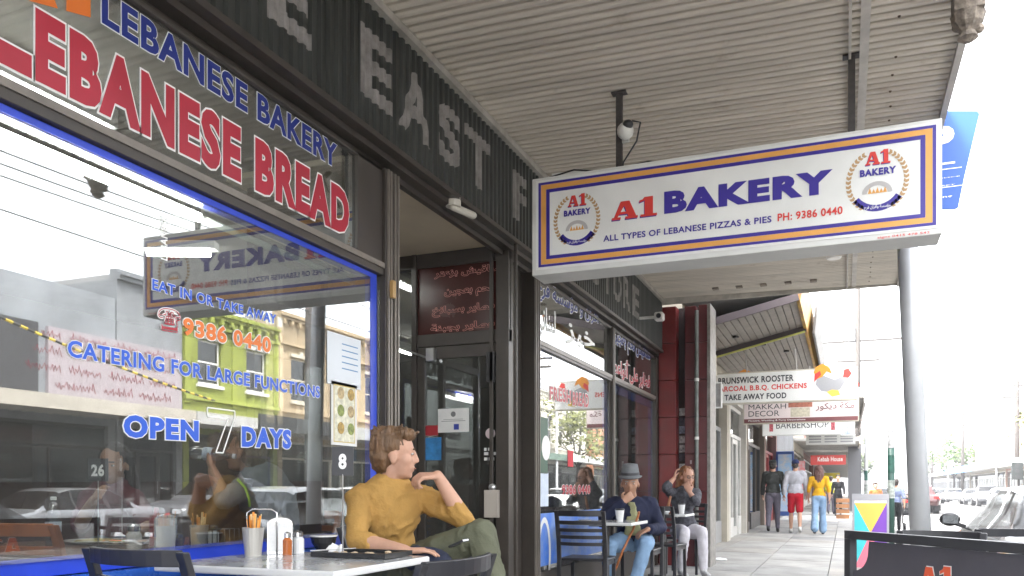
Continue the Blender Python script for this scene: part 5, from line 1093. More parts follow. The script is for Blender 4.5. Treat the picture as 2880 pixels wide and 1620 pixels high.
# ================================================================ cafe furniture
M_CHB = mat('black_resin', (.022,.022,.026), rough=.42, var=.15, sc=8); M_CHBP = mat('chair_metal', (.10,.10,.10), rough=.4, metal=.5)
M_WOODO = mat('orange_wood', (.42,.13,.035), rough=.35, var=.25, sc=4, stretch=(6,6,1)); M_STEEL = mat('steel', (.5,.5,.5), rough=.3, metal=1)
def make_chair(m, label, group, name='cafe_chair'):
    T = thing(name, label, 'chair', (0,0,0), group)
    ob(MB().box(-.21, .21, -.17, .22, .43, .455), 'seat', m, T, bev=.01)
    for s in (-1, 1):
        p = MB(); p.rings([[(s*.205+dx, y+dy, z) for dx, dy in ((-.018,-.013),(.018,-.013),(.018,.013),(-.018,.013))] for y, z in ((-.19,.0),(-.185,.45),(-.205,.62),(-.25,.79),(-.275,.865))]); ob(p, 'back_post', m, T, bev=.004)
        ob(MB().bar((s*.19, .20, 0), (s*.19, .19, .43), .03, .03), 'leg', m, T)
        ob(MB().box(s*.19-.01, s*.19+.01, -.18, .19, .39, .428), 'side_rail', m, T)
    for z, y, h in ((.845,-.268,.050), (.765,-.243,.034), (.70,-.226,.030), (.64,-.211,.030), (.58,-.198,.030)):
        p = MB(); rs = []
        for k in range(9):
            t = -1+k/4; yy = y-.045*(1-t*t); x = t*.195; rs.append([(x, yy-.009, z-h/2), (x, yy+.009, z-h/2), (x, yy+.006, z+h/2), (x, yy-.012, z+h/2)])
        p.rings(rs); ob(p, 'back_slat', m, T, smooth=False, bev=.003)
    return T
CG = 'black slatted cafe chairs on the footpath'
ch = make_chair(M_CHB, 'black slatted chair at the left end of the near table, seen from behind', CG); ch.location = (-1.99, 2.17, 0); ch.rotation_euler = (0,0,R(-4))
place(ch, (-1.33, 2.22, -.02), R(86), 'black slatted chair on the street side of the near table')
place(ch, (-2.02, 3.62, 0), R(-80), 'black chair that the man in the mustard jumper sits on')
place(ch, (-2.10, 6.98, 0), R(2), 'empty black slatted chair at the old man\'s table, its back to us')
place(ch, (-1.96, 8.28, 0), R(180), 'black chair under the old man in the grey hat')
place(ch, (-1.86, 9.02, 0), R(-8), 'empty black chair between the old man and the woman\'s table')
place(ch, (-1.86, 10.42, 0), R(176), 'black chair under the woman in white trousers')
place(ch, (.42, 4.83, -.05), R(165), 'black chair right behind the dark cafe barrier')
place(ch, (.86, 6.1, -.06), R(20), 'black chair beside the steel pole behind the barrier')
wc = make_chair(M_WOODO, 'orange wooden slatted chair inside, low at the left of the big window', 'wooden chairs inside', 'wooden_chair'); wc.location = (-3.0, 2.50, .05); wc.rotation_euler = (0,0,R(4))
place(wc, (-3.05, 3.95, .05), R(170), 'orange wooden chair under the man drinking inside'); place(wc, (-4.2, 4.0, .05), R(180), 'orange wooden chair under the diner deeper inside')
M_TOP = mat('table_laminate', (.42,.43,.44), rough=.16, var=.08, sc=6, spec=.7); M_EDGE = mat('table_edge', (.62,.62,.61), rough=.3)
def table(label, x0, x1, y0, y1, z, top=M_TOP, edge=M_EDGE, fl=0., group='small square cafe tables'):
    T = thing('cafe_table', label, 'table', ((x0+x1)/2, (y0+y1)/2, fl), group); cx, cyy = (x0+x1)/2, (y0+y1)/2
    ob(MB().box(x0, x1, y0, y1, z-.028, z-.001), 'table_edge', edge, T, bev=.006); ob(MB().box(x0+.006, x1-.006, y0+.006, y1-.006, z-.0009, z), 'tabletop', top, T)
    ob(MB().tube([(cx, cyy, fl+.02), (cx, cyy, z-.03)], .033, 12).box(cx-.16, cx+.16, cyy-.02, cyy+.02, z-.05, z-.029).box(cx-.02, cx+.02, cyy-.16, cyy+.16, z-.051, z-.030), 'pedestal', M_CHBP, T, smooth=False)
    for a in (0, 90): c, s = math.cos(R(a+45))*.3, math.sin(R(a+45))*.3; ob(MB().bar((cx-c, cyy-s, fl+.015), (cx+c, cyy+s, fl+.015), .05, .03), 'foot', M_CHBP, T)
TZ = .78
table('pale grey topped table beside the man in the mustard jumper', -2.33, -1.555, 2.29, 2.965, TZ)
table('pale table in front of the old man in the grey hat', -2.37, -1.73, 7.08, 7.72, .755); table('pale table in front of the woman in white trousers', -2.28, -1.66, 9.32, 9.92, .765)
table('black topped table behind the cafe barrier', .55, .98, 5.15, 5.7, .74, M_CHB, M_CHB, -.06)
M_WOODT = mat('brown_wood', (.16,.085,.05), rough=.3, var=.3, sc=3, stretch=(1,6,6)); table('long brown wooden table inside behind the big window', -4.3, -2.78, 2.62, 3.45, .755, M_WOODT, M_WOODT, .0, None)
M_CER = mat('white_ceramic', (.75,.75,.74), rough=.2); M_TISS = mat('tissue', (.78,.78,.78), rough=.9, bump=.3)
def dispenser(label, x, y, z, rz, h=.145):
    T = thing('napkin_dispenser', label, 'napkin dispenser', (0,0,0), 'chrome napkin dispensers'); w = .052
    mb = MB(); rs = []
    for s in (-.035, .035):
        rs.append([(w*math.cos(R(a)), s, h-.03+.03*math.sin(R(a))) for a in range(0, 181, 20)]+[(-w, s, 0), (w, s, 0)])
    mb.rings(rs); ob(mb, 'case', mat('chrome', (.55,.55,.56), rough=.22, metal=1), T, bev=.002); ob(MB().box(-w+.008, w-.008, -.0385, -.0355, .014, h-.02).box(-w+.008, w-.008, .0355, .0385, .014, h-.02), 'napkins', M_TISS, T); T.location = (x, y, z); T.rotation_euler = (0,0,rz); return T
def strawcup(label, x, y, z, s=1., seed=1):
    T = thing('cutlery_cup', label, 'cup', (0,0,0), 'metal cups of wooden cutlery'); rnd = random.Random(seed)
    ob(MB().lathe((0,0,0), [(.001,0),(.028,0),(.038,.10),(.036,.10),(.026,.006),(.001,.006)], 20), 'cup', mat('cup_metal', (.50,.48,.44), rough=.3, metal=.4), T, smooth=False)
    for k in range(15):
        a = rnd.uniform(0, 6.28); r = rnd.uniform(.004, .024); q = .6; c = ((.80,.36,.08), (.75,.55,.28), (.85,.28,.03))[k % 3]
        ob(MB().bar((r*q*math.cos(a), r*q*math.sin(a), .02), (r*1.35*math.cos(a), r*1.35*math.sin(a), rnd.uniform(.125,.155)), .007, .0025), 'cutlery', mat('stick_%d' % (k % 3), c, rough=.6), T)
    T.location = (x, y, z); T.scale = (s, s, s); return T
def shaker(label, x, y, z, c, r=.022, h=.085):
    T = thing('shaker', label, 'shaker', (x, y, z), 'glass shakers'); ob(MB().lathe((x, y, z), [(.001,0),(r,0),(r,h*.62),(r*.75,h*.72),(r*.75,h*.74),(.001,h*.74)], 16), 'jar', mat('shaker_%.2f_%.2f' % c[:2], c, rough=.25), T, smooth=False)
    ob(MB().lathe((x, y, z), [(.001,h*.741),(r*.85,h*.741),(r*.85,h*.93),(r*.55,h),(.001,h)], 16), 'lid', mat('chrome', (.5,.5,.5)), T, smooth=False)
cx = onX(712, 0, -2.22); dxx = onX(768, 0, -2.2)
strawcup('metal cup of orange wooden cutlery on the near table beside the napkin dispenser', cx.x, cx.y, TZ, 1.15, 2)
dispenser('chrome napkin dispenser on the near outdoor table', dxx.x+.02, dxx.y+.02, TZ, R(36), .155)
mb = MB(); a = cx+Vector((-.055, .03, 0)); a.z = TZ+.003; b = a+Vector((.11,.05,0)); mb.tube([a, a+Vector((0,0,.17)), a+Vector((.02,.01,.185)), b+Vector((-.02,-.01,.185)), b+Vector((0,0,.17)), b], .004, 6)
solo(mb, 'wire_caddy', mat('chrome', (.5,.5,.5)), 'thin wire caddy hoop over the cutlery cup', 'caddy', smooth=True)
for u, lab, c in ((808, 'small jar of orange chilli flakes beside the napkin dispenser outside', (.42,.12,.03)), (838, 'white salt shaker on the near outdoor table', (.72,.72,.72))):
    p = onX(u, 0, -2.14); shaker(lab, p.x, p.y, TZ, c, .021 if u < 820 else .026, .095)
p = onX(925, 0, -2.13); T = thing('bowl', 'black bowl with a white rim behind the crumpled tissue', 'bowl', (p.x, p.y-.04, TZ)); p = Vector((p.x, p.y-.04, TZ))
ob(MB().lathe(p, [(.001,0),(.03,0),(.052,.035),(.058,.062),(.050,.062),(.001,.02)], 24), 'bowl_body', mat('bowl_black', (.02,.02,.022), rough=.25), T, smooth=False)
ob(MB().lathe(p, [(.050,.0621),(.060,.0621),(.060,.067),(.050,.067)], 24), 'rim', M_CER, T)
mb = MB(); p = onX(945, 0, -1.95)
for k in range(9): mb.cap((p.x+random.uniform(-.03,.03), p.y+random.uniform(-.03,.03), TZ+.012), .014, (p.x+random.uniform(-.03,.03), p.y+random.uniform(-.02,.02), TZ+random.uniform(.02,.05)), .006, 6)
o = blob(mb, 'crumpled_tissue', M_TISS, .004, 1, None, .004, 60); tag(o, 'crumpled white tissue beside the black bowl', 'tissue')
def numstand(num, label, x, y, z, rz, hh=.39, wide=.085):
    T = thing('number_stand', label, 'table number', (0,0,0), 'table number stands')
    ob(MB().lathe((0,0,0), [(.001,0),(.042,0),(.042,.004),(.005,.009),(.001,.009)], 20), 'base', M_CHBP, T); ob(MB().tube([(0,0,.008), (0,0,hh-.06)], .0028, 6), 'rod', M_STEEL, T)
    ob(MB().box(-wide/2, wide/2, -.002, .002, hh-.065, hh+.05), 'card', M_BK, T); letters(num, M_VW, T, (-.016*len(num), -.0021, hh-.040), (1,0,0), (0,0,1), .032*len(num), .062, off=.04)
    T.location = (x, y, z); T.rotation_euler = (0,0,rz)
numstand('8', 'black table number 8 on a thin rod at the near table', -1.86, 2.80, TZ, R(22)); numstand('26', 'table number 26 on a thin rod inside the window', -3.50, 3.08, .755, R(25), .40, .10)
T = thing('food_tray', 'black tray with scraps in front of the man in the mustard jumper', 'tray', (-1.80, 2.84, TZ)); M_TRAY = mat('tray_black', (.018,.018,.02), rough=.35)
tr = ob(MB().box(-1.97, -1.63, 2.74, 2.955, TZ+.002, TZ+.008).box(-1.97,-1.96,2.74,2.955,TZ+.0081,TZ+.022).box(-1.64,-1.63,2.74,2.955,TZ+.0081,TZ+.022).box(-1.96,-1.64,2.74,2.75,TZ+.0081,TZ+.022).box(-1.96,-1.64,2.945,2.955,TZ+.0081,TZ+.022), 'tray_base', M_TRAY, T)
mb = MB()
for k in range(7): mb.ell((random.uniform(-1.93,-1.67), random.uniform(2.78,2.92), TZ+.015), .016, .012, .007, None, 7, 4)
ob(mb, 'scraps', mat('crumbs', (.55,.42,.28), var=.4), T)
solo(MB().bar((-2.0, 2.78, TZ+.022), (-1.85, 2.88, TZ+.03), .012, .003), 'knife', M_STEEL, 'steel knife resting on the rim of the black tray', 'knife')
# inside the window
p = P(467, 1545, 4.02); dispenser('chrome napkin dispenser standing inside the window', p.x, p.y, .755, R(42), .175)
p = P(560, 1545, 4.05); strawcup('metal cup of orange wooden cutlery inside the window', p.x, p.y, .755, 1.2, 5)
p = P(455, 1545, 3.9); shaker('tall sugar shaker with chrome lid inside the window', p.x-.12, p.y-.05, .755, (.62,.60,.56), .034, .13)
p = P(440, 1545, 4.3); T = thing('sauce_bottle', 'dark red sauce bottle behind the sugar shaker inside', 'bottle', (p.x, p.y, .755)); ob(MB().lathe((p.x, p.y, .755), [(.001,0),(.035,0),(.035,.13),(.014,.17),(.012,.2),(.001,.2)], 16), 'bottle_body', mat('sauce_red', (.25,.01,.02), rough=.3), T, smooth=False)
def bottle(label, base, ax, s=1.):
    T = thing('water_bottle', label, 'bottle', base); base = Vector(base); ax = Vector(ax).normalized(); a = ax.orthogonal().normalized(); b = ax.cross(a); mb = MB()
    pr = [(.001,0),(.034,0),(.036,.02),(.033,.05),(.036,.09),(.034,.15),(.018,.20),(.013,.215),(.013,.23)]
    mb.rings([[base+ax*h*s+(a*math.cos(k*math.pi/8)+b*math.sin(k*math.pi/8))*r*s for k in range(16)] for r, h in pr]); ob(mb, 'bottle_body', glass('bottle_plastic', (.75,.80,.84), .16), T, smooth=True)
    mb = MB(); mb.rings([[base+ax*h*s+(a*math.cos(k*math.pi/8)+b*math.sin(k*math.pi/8))*r*s for k in range(16)] for r, h in ((.0365,.07),(.0368,.12))], cap=False); ob(mb, 'label_band', mat('label_pale', (.5,.58,.68), rough=.4), T, smooth=True)
    mb = MB(); mb.rings([[base+ax*h*s+(a*math.cos(k*math.pi/8)+b*math.sin(k*math.pi/8))*r*s for k in range(16)] for r, h in ((.0145,.226),(.0145,.243))]); ob(mb, 'cap', M_CER, T)
p = P(150, 1532, 4.25); bottle('clear water bottle standing on the inside table at the left', (p.x, p.y, .757), (0,0,1), 1.05)
for u, v, r_, lab, c in ((290, 1520, .17, 'white plate with a flat bread inside the window', (.45,.38,.12)), (400, 1528, .13, 'pale plate of salad inside the window', (.20,.30,.08))):
    p = P(u, v, 4.5); T = thing('plate', lab, 'plate', (p.x, p.y, .756), 'plates on the inside table'); x, y = max(p.x, -4.1), min(p.y, 3.3)
    ob(MB().lathe((x, y, .757), [(.001,0),(r_*.6,0),(r_,.016),(r_,.02),(r_*.6,.006),(.001,.006)], 28), 'plate_rim', M_CER, T); ob(MB().ell((x, y, .77), r_*.75, r_*.6, .014), 'food', mat('food_%.2f' % c[0], c, rough=.8, var=.5, sc=30, bump=.5), T, smooth=True)
for u, lab, c, r_, h_ in ((505, 'small dark pepper jar between dispenser and cutlery cup inside', (.05,.035,.03), .02, .085), (385, 'short glass salt jar left of the sugar shaker inside', (.6,.6,.58), .022, .09)):
    p = P(u, 1545, 3.95); shaker(lab, p.x, p.y, .755, c, r_, h_)
p = P(620, 1545, 4.15); T = thing('caddy_rack', 'black wire caddy rack beside the cutlery cup inside', 'caddy', (p.x, p.y, .755))
for k in range(4): ob(MB().tube([(p.x-.07, p.y-.05+.035*k, .757), (p.x-.07, p.y-.05+.035*k, .85), (p.x+.07, p.y-.05+.035*k, .85), (p.x+.07, p.y-.05+.035*k, .757)], .003, 6), 'wire_hoop', M_CHBP, T, smooth=True)
p = P(600, 1540, 4.3); shaker('tall clear shaker beside the black rack inside', p.x, p.y, .755, (.55,.56,.55), .028, .11)
# cups and bits on the two farther tables
def cup(label, p):
    T = thing('takeaway_cup', label, 'cup', p); ob(MB().lathe(p, [(.001,0),(.029,0),(.042,.105),(.001,.105)], 20), 'cup_body', M_CER, T, smooth=False); ob(MB().lathe(p, [(.001,.1055),(.044,.1055),(.044,.112),(.038,.12),(.001,.12)], 20), 'lid', mat('black_plastic', (.02,.02,.02)), T)
p = P(1743, 1450, 7.45); cup('white takeaway cup with black lid before the old man', (p.x, p.y, .756)); p = P(1917, 1432, 9.6); cup('white takeaway cup on the woman\'s table', (p.x, p.y, .766))
solo(MB().lathe((-2.22, 7.3, .757), [(.001,0),(.05,0),(.065,.012),(.001,.012)], 16), 'ashtray', mat('ash_glass', (.35,.36,.36), rough=.2), 'low round ashtray at the left of the old man\'s table', 'ashtray')
mb = MB().ell((-1.93, 9.55, .79), .05, .035, .022, None, 8, 5); o = blob(mb, 'crumpled_tissue', M_TISS, .008, 0, None, .01, 40); tag(o, 'crumpled white tissue beside the cup on the woman\'s table', 'tissue')
T = thing('condiment_box', 'dark caddy box inside the second window', 'caddy', (-2.62, 7.5, .9)); ob(MB().box(-2.75, -2.58, 7.45, 7.62, .88, 1.0), 'box', mat('black_plastic', (.02,.02,.02)), T); ob(MB().lathe((-2.6, 7.7, .88), [(.001,0),(.03,0),(.03,.1),(.001,.1)], 12), 'jar', M_CER, T); ob(MB().box(-3.4, -2.55, 7.0, 8.4, .85, .88), 'ledge', M_WOODT, T)
p = P(2010, 1548, 12.2); mb = MB().ell((-1.75, 12.6, .0), .14, .09, .02, None, 10, 5); o = blob(mb, 'paper_rag', M_TISS, .02, 0, None, .015, 12); tag(o, 'white scrap of paper on the footpath by the shop step', 'litter')
# cafe barrier
A = P(2392, 1492, 4.0); B = P(2905, 1530, 3.02); zT = .85
A = Vector((A.x, A.y, 0)); B = Vector((B.x, B.y, 0)); dv = (B-A).normalized(); nv = Vector((dv.y, -dv.x, 0)); B = A+dv*1.35
if nv.y > 0: nv = -nv
T = thing('cafe_barrier', 'dark grey canvas cafe barrier with orange bakery name on a black frame', 'barrier', (A.x, A.y, -.06)); M_BF = mat('barrier_frame', (.045,.045,.05), rough=.45); M_BC = mat('barrier_canvas', (.085,.08,.095), rough=.6, var=.1, sc=3, bump=.1)
for q in (A, B): ob(MB().bar((q.x, q.y, -.06), (q.x, q.y, zT-.041), .04, .04, dv), 'post', M_BF, T)
ob(MB().bar(A-dv*.02+Vector((0,0,zT-.02)), B+dv*.02+Vector((0,0,zT-.02)), .04, .04), 'top_rail', M_BF, T); ob(MB().bar(A+dv*.02+Vector((0,0,.12)), B-dv*.02+Vector((0,0,.12)), .03, .03), 'bottom_rail', M_BF, T)
L = (B-A).length; pts = [(.03,.16)]+[(.03, .66)]+[(.03+.10*math.sin(R(a)), .76-.10*math.cos(R(a))) for a in range(0, 91, 15)]+[(.135, zT-.045)]+[(L-.03, zT-.045), (L-.03, .16)]
mb = MB(); mb.rings([[A+dv*x+Vector((0,0,z))-nv*s for x, z in pts] for s in (-.003, .003)]); ob(mb, 'canvas', M_BC, T)
M_A1 = mat('barrier_orange', (.75,.12,.05), rough=.5)
o_ = A+dv*.455+Vector((0,0,.595))+nv*.004; slab_a1(M_A1, T, o_, dv, (0,0,1), .195, .135, None, M_VW)
o_ = A+dv*.28+Vector((0,0,.42))+nv*.004; letters('BAKERY', M_A1, T, o_, dv, (0,0,1), .5, .09, off=.05)

# ================================================================ people
def skinm(key, c): return mat('skin_'+key, c, rough=.55, var=.10, sc=14, spec=.35)
def V(p): return Vector(p)
def human(label, J, skin, top, bot, shoe, hair, near=False, k=1., sleeve=1., legs=1., flare=.0, hands=None, group=None, jacket=0., eyes=True, coatlen=0., female=False, hat=None, belly=0., fold=1.):
    pel = V(J['pelvis']); T = thing('person', label, 'person', (pel.x, pel.y, 0), group); vx = .0085 if near else .014
    nk, ch = V(J['neck']), V(J['chest']); hc = V(J['head']); L, Rr = V(J['shL']), V(J['shR']); up = (nk-pel).normalized(); side = (Rr-L).normalized(); fw = up.cross(side)*1.
    side = (side-up*side.dot(up)).normalized(); fw = up.cross(side); 
    if fw.dot(V(J['front'])) < 0: fw = -fw
    M = Matrix((side, fw, up)).transposed(); b = MB(); f = V(J['face'])
    head_prims(b, hc, f, J.get('hup', (0,0,1)), k); b.cap(nk-up*.03, .062*k, hc-Vector((0,0,.07*k))-f.normalized()*.02, .054*k)
    b.ell(ch, .125*k, .075*k, .17*k, M); b.cap(pel, .075*k, ch, .075*k)
    for s in 'LR':
        sh, el, wr = V(J['sh'+s]), V(J['el'+s]), V(J['wr'+s]); b.cap(sh, .046*k, el, .038*k); b.cap(el, .038*k, el.lerp(wr, .35), .040*k); b.cap(el.lerp(wr, .35), .040*k, wr, .026*k)
        hd = (hands or {}).get(s)
        if hd: hand(b, wr, V(hd[0]), V(hd[1]), k*.95, hd[2], hd[3])
        else:
            d = (wr-el).normalized(); hand(b, wr, d, side*(-1 if (sh-nk).dot(side) > 0 else 1), k, .30, 1)
        hp, kn, an = V(J['hip'+s]), V(J['kn'+s]), V(J['an'+s]); b.cap(hp, .075*k, kn, .05*k); b.cap(kn, .052*k, kn.lerp(an, .35), .054*k); b.cap(kn.lerp(an, .35), .054*k, an, .034*k)
    blob(b, 'body', skinm(skin[0], skin[1]), .0062 if near else .0105, 2 if near else 1, T)
    # top
    q = MB(); g_ = 1+jacket
    q.ell(ch+up*.03, (.175 if not female else .155)*k*g_, (.112+belly*.4)*k*g_, .185*k, M, 18, 12); w = pel.lerp(ch, .35)
    q.ell(w, (.150 if not female else .130)*k*g_, (.108+belly)*k*g_, .17*k, M, 18, 12); q.ell(pel+up*.05, (.162)*k*g_, (.115+belly*.6)*k*g_, .09*k+coatlen, M, 18, 10)
    q.cap(nk-up*.055, .075*k*g_, L.lerp(nk, .25)-up*.035, .07*k*g_); q.cap(nk-up*.055, .075*k*g_, Rr.lerp(nk, .25)-up*.035, .07*k*g_)
    for s in 'LR':
        sh, el, wr = V(J['sh'+s]), V(J['el'+s]), V(J['wr'+s]); q.cap(sh.lerp(nk, .2)-up*.01, .074*k*g_, sh, .068*k*g_); q.cap(sh, .068*k*g_, el, .054*k*g_)
        e1 = el.lerp(wr, min(.93, max(sleeve-1, 0)*1.)) if sleeve > 1 else sh.lerp(el, sleeve)
        if sleeve > 1: q.cap(el, .054*k*g_, e1, (.052-.012*(sleeve-1))*k*g_)
    blob(q, 'top', top, vx, 2, T, fold*(.009 if near else .010), 11 if near else 9, (1,1,.8))
    # trousers
    if bot:
        q = MB(); q.ell(pel-up*.01, .165*k, .122*k, .12*k, M, 16, 10)
        for s in 'LR':
            hp, kn, an = V(J['hip'+s]), V(J['kn'+s]), V(J['an'+s]); q.cap(hp, .098*k, hp.lerp(kn, .5), .088*k)
            if legs > .6: q.cap(hp.lerp(kn, .5), .088*k, kn, .068*k+flare*.3); q.cap(kn, .068*k+flare*.3, kn.lerp(an, .93*min(1, legs)), .052*k+flare)
            else: q.cap(hp.lerp(kn, .5), .088*k, hp.lerp(kn, .85), .085*k)
        blob(q, 'trousers' if legs > .6 else 'shorts', bot, vx*1.05, 2, T, fold*.009, 9, (1,1,.6))
    q = MB()
    for s in 'LR':
        an = V(J['an'+s]); to = V(J['to'+s]); d = (to-an); q.cap(an-V((0,0,.0)), .042*k, an.lerp(to, .15)-V((0,0,.03)), .042*k); q.cap(an.lerp(to, -.1)-V((0,0,.035)), .036*k, to, .036*k); q.cap(an.lerp(to, .6)-V((0,0,.02)), .042*k, to, .034*k)
    blob(q, 'shoes', shoe, .011, 1, T)
    f_, u_, s_ = frame_of(f, J.get('hup', (0,0,1))); HM = Matrix((s_, f_, u_)).transposed(); Q = lambda a, c, d: hc+f_*a*k+u_*c*k+s_*d*k
    if eyes:
        e = MB(); pp = MB(); br = MB()
        for d in (-.031, .031):
            e.ell(Q(.0775,.000,d), .013*k, .009*k, .0065*k, HM, 10, 6); pp.ell(Q(.0835,.000,d), .0055*k, .004*k, .0055*k, HM, 8, 5); br.cap(Q(.086,.020,d-.014), .0045*k, Q(.088,.022,d+.012), .0045*k, 6)
        ob(e, 'eyes', mat('eye_white', (.5,.47,.45), rough=.3), T, smooth=True); ob(pp, 'iris', mat('iris', (.03,.03,.03), rough=.2), T, smooth=True); ob(br, 'eyebrows', hair[0], T, smooth=True)
        ob(MB().ell(Q(.0925,-.0675,0), .020*k, .006*k, .0035*k, HM, 12, 6), 'lips', mat('lips', (.36,.13,.10), rough=.5), T, smooth=True)
    h = MB(); st2 = hair[1]
    if st2 in ('short', 'fringe', 'long', 'buzz'):
        e = 0 if st2 != 'buzz' else -.008
        h.ell(Q(-.030,.040,0), (.087+e)*k, (.094+e)*k, (.088+e)*k, HM, 20, 12); h.ell(Q(-.055,-.015,0), (.080+e)*k, (.062+e)*k, (.085+e)*k, HM, 16, 10)
        if st2 in ('short', 'fringe'):
            h.ell(Q(.045,.088,.008), .066*k, .046*k, .030*k, HM, 12, 8); rr = random.Random(4)
            for i in range(90):
                a = rr.uniform(-1,1); t = rr.uniform(-.9,1); p0 = Q(-.03+.085*t, .095+.02*(1-t*t)-.02*abs(a), .07*a*math.sqrt(max(0,1-t*t*.6))); p1 = p0+f_*rr.uniform(-.02,.050)*k+u_*rr.uniform(-.012,.030)*k+s_*rr.uniform(-.02,.02)*k; h.cap(p0, .011*k, p1, .0045*k, 6)
        if st2 == 'long':
            for i in range(13):
                a = -1.25+i*.208; d = -math.cos(a); x = math.sin(a); p0 = Q(.055*d-.01, .03, .082*x); p1 = Q(.085*d-.015, -.12, .095*x); p2 = Q(.095*d-.02, -.25-.03*(i % 3), .085*x)
                h.chain([p0, p1, p2], [.030*k, .032*k, .016*k])
    if h.v: blob(h, 'hair', hair[0], .0055 if near else .009, 1, T, .010*k if near else .012, 26, (1,1,.35))
    return T, Q, HM
def standing(x, y, h, face_, walk=.0, lean=0.):
    """upright or striding joints, face_ = heading in degrees from +y"""
    a = R(face_); f = V((math.sin(a), math.cos(a), 0)); s = V((f.y, -f.x, 0)); k = h/1.75; g_ = fz(x) if x < 1 else (RZ if x < 11.8 else -.1); o = V((x, y, g_)); U = lambda z: V((0,0,z*k))
    J = dict(pelvis=o+U(.95), chest=o+U(1.27), neck=o+U(1.47), head=o+U(1.63)+f*.015, front=f, face=f)
    for n, e in (('L', -1), ('R', 1)):
        w = walk*e; J['sh'+n] = o+U(1.41)+s*.175*k*e; J['el'+n] = o+U(1.14)+s*.235*k*e-f*w*.25; J['wr'+n] = o+U(.92)+s*.25*k*e+f*(.06-w*.5)
        J['hip'+n] = o+U(.90)+s*.085*k*e; J['kn'+n] = o+U(.50)+s*.095*k*e+f*(w*.35+.03); J['an'+n] = o+U(.095+(.10 if w < 0 else 0)*abs(walk)*2)+s*.10*k*e+f*w*.8; J['to'+n] = J['an'+n]+f*.15*k-U(.06 if w >= 0 else .085)
    return J, k
cl = lambda key, c, **kw: mat('cloth_'+key, c, rough=.85, var=.14, sc=7, bump=.25, bsc=90, spec=.2, **kw)
hr = lambda key, c: mat('hair_'+key, c, rough=.5, var=.45, sc=22, stretch=(1,1,.25), bump=.8, bsc=60)
# near man
J = dict(head=P(1112,1276,3.86), face=V((CT*.97+.0, ST*.97+.10, -.02)), hup=(.0,.0,1), neck=P(1098,1376,3.90), chest=P(1092,1452,3.90), pelvis=P(1092,1585,3.98), front=V((.75,-.45,0)),
    shR=P(1012,1400,3.82), shL=P(1188,1400,3.98), elR=P(1003,1522,3.66), wrR=P(1140,1549,3.52), elL=P(1305,1462,3.86), wrL=P(1231,1338,3.82),
    hipR=P(1060,1600,3.92), hipL=P(1140,1600,4.0), knR=P(1225,1590,3.60), anR=P(1240,1860,3.62), toR=P(1290,1890,3.45), knL=P(1352,1502,3.78), anL=P(1425,1790,3.66), toL=P(1480,1800,3.55))
jr = V((CT, ST, 0)); fwd_ = V((-ST, CT, 0))
hands = dict(L=(P(1196,1332,3.80)-P(1231,1338,3.82)+V((0,0,-.012)), (-.3,.1,-1), .85, -1), R=(jr+V((0,0,.02)), (0,0,-1), .22, 1))
T, Q, HM = human('seated man in a mustard jumper resting his chin on one hand, looking up the street', J, ('fair', (.52,.30,.21)), cl('mustard', (.43,.25,.075)), cl('olive', (.12,.125,.085)), mat('shoe_dark', (.04,.035,.03)),
    (hr('ginger_brown', (.165,.09,.043)), 'short'), near=True, k=1.0, fold=1.2, sleeve=1.28, hands=hands, jacket=-.07)
mb = MB(); rs = []
nk = V(J['neck'])
mb.tube([nk+V((math.cos(a)*.068, math.sin(a)*.062, .012+.012*math.sin(a))) for a in [k*math.pi/10 for k in range(21)]], .009, 8); ob(mb, 'undershirt_collar', M_VW, T, smooth=True)
mb = MB(); mb.ell(P(1195,1570,3.58), .12, .08, .055, None, 14, 8); o = blob(mb, 'folded_jacket', cl('navy', (.03,.035,.06)), .01, 2, None, .012, 14); tag(o, 'dark navy jacket bundled on the seated man\'s lap', 'jacket')
p = P(1300,1530,3.5); solo(MB().bar(P(1270,1537,3.52), P(1310,1519,3.50), .07, .009), 'phone', mat('phone_black', (.02,.02,.022), rough=.15), 'dark phone resting by the seated man\'s raised knee', 'phone')
# old man with hat
d0 = 8.2
J = dict(head=P(1772,1358,d0-.10), face=V((.22,-.95,-.12)), hup=(.02,-.12,1), neck=P(1774,1404,d0), chest=P(1778,1455,d0), pelvis=P(1785,1530,d0+.05), front=V((.1,-1,0)),
    shR=P(1722,1420,d0), shL=P(1828,1418,d0+.02), elR=P(1700,1455,d0-.22), wrR=P(1752,1412,d0-.30), elL=P(1858,1485,d0-.05), wrL=P(1822,1489,d0-.38),
    hipR=P(1755,1535,d0), hipL=P(1812,1535,d0), knR=P(1712,1528,d0-.48), anR=P(1715,1625,d0-.36), toR=P(1708,1650,d0-.52), knL=P(1815,1530,d0-.50), anL=P(1778,1645,d0-.55), toL=P(1768,1668,d0-.72))
for s in 'LR': J['an'+s].z = .09; J['to'+s].z = .03
J['knR'].z = J['knL'].z = .53; J['hipR'].z = J['hipL'].z = .53; J['pelvis'].z = .56
hands = dict(R=(P(1775,1393,d0-.28)-P(1752,1412,d0-.30), (.2,.8,.3), .5, 1), L=(V((-.6,-.3,-.3)), (0,.3,-1), .6, -1))
T, Q, HM = human('old man in a grey trilby and navy jacket holding a hand to his mouth', J, ('tan', (.40,.22,.14)), cl('jacket_navy', (.022,.026,.055)), cl('jeans', (.22,.34,.50)), mat('shoe_dark', (.04,.035,.03)),
    (hr('grey', (.30,.29,.27)), 'buzz'), k=1.04, sleeve=1.9, hands=hands, jacket=.12, belly=.02)
hat = MB(); c = Q(-.018,.072,0); a_, b_2 = HM @ V((1,0,0)), HM @ V((0,1,0)); u2 = HM @ V((0,0,1)); rs = []
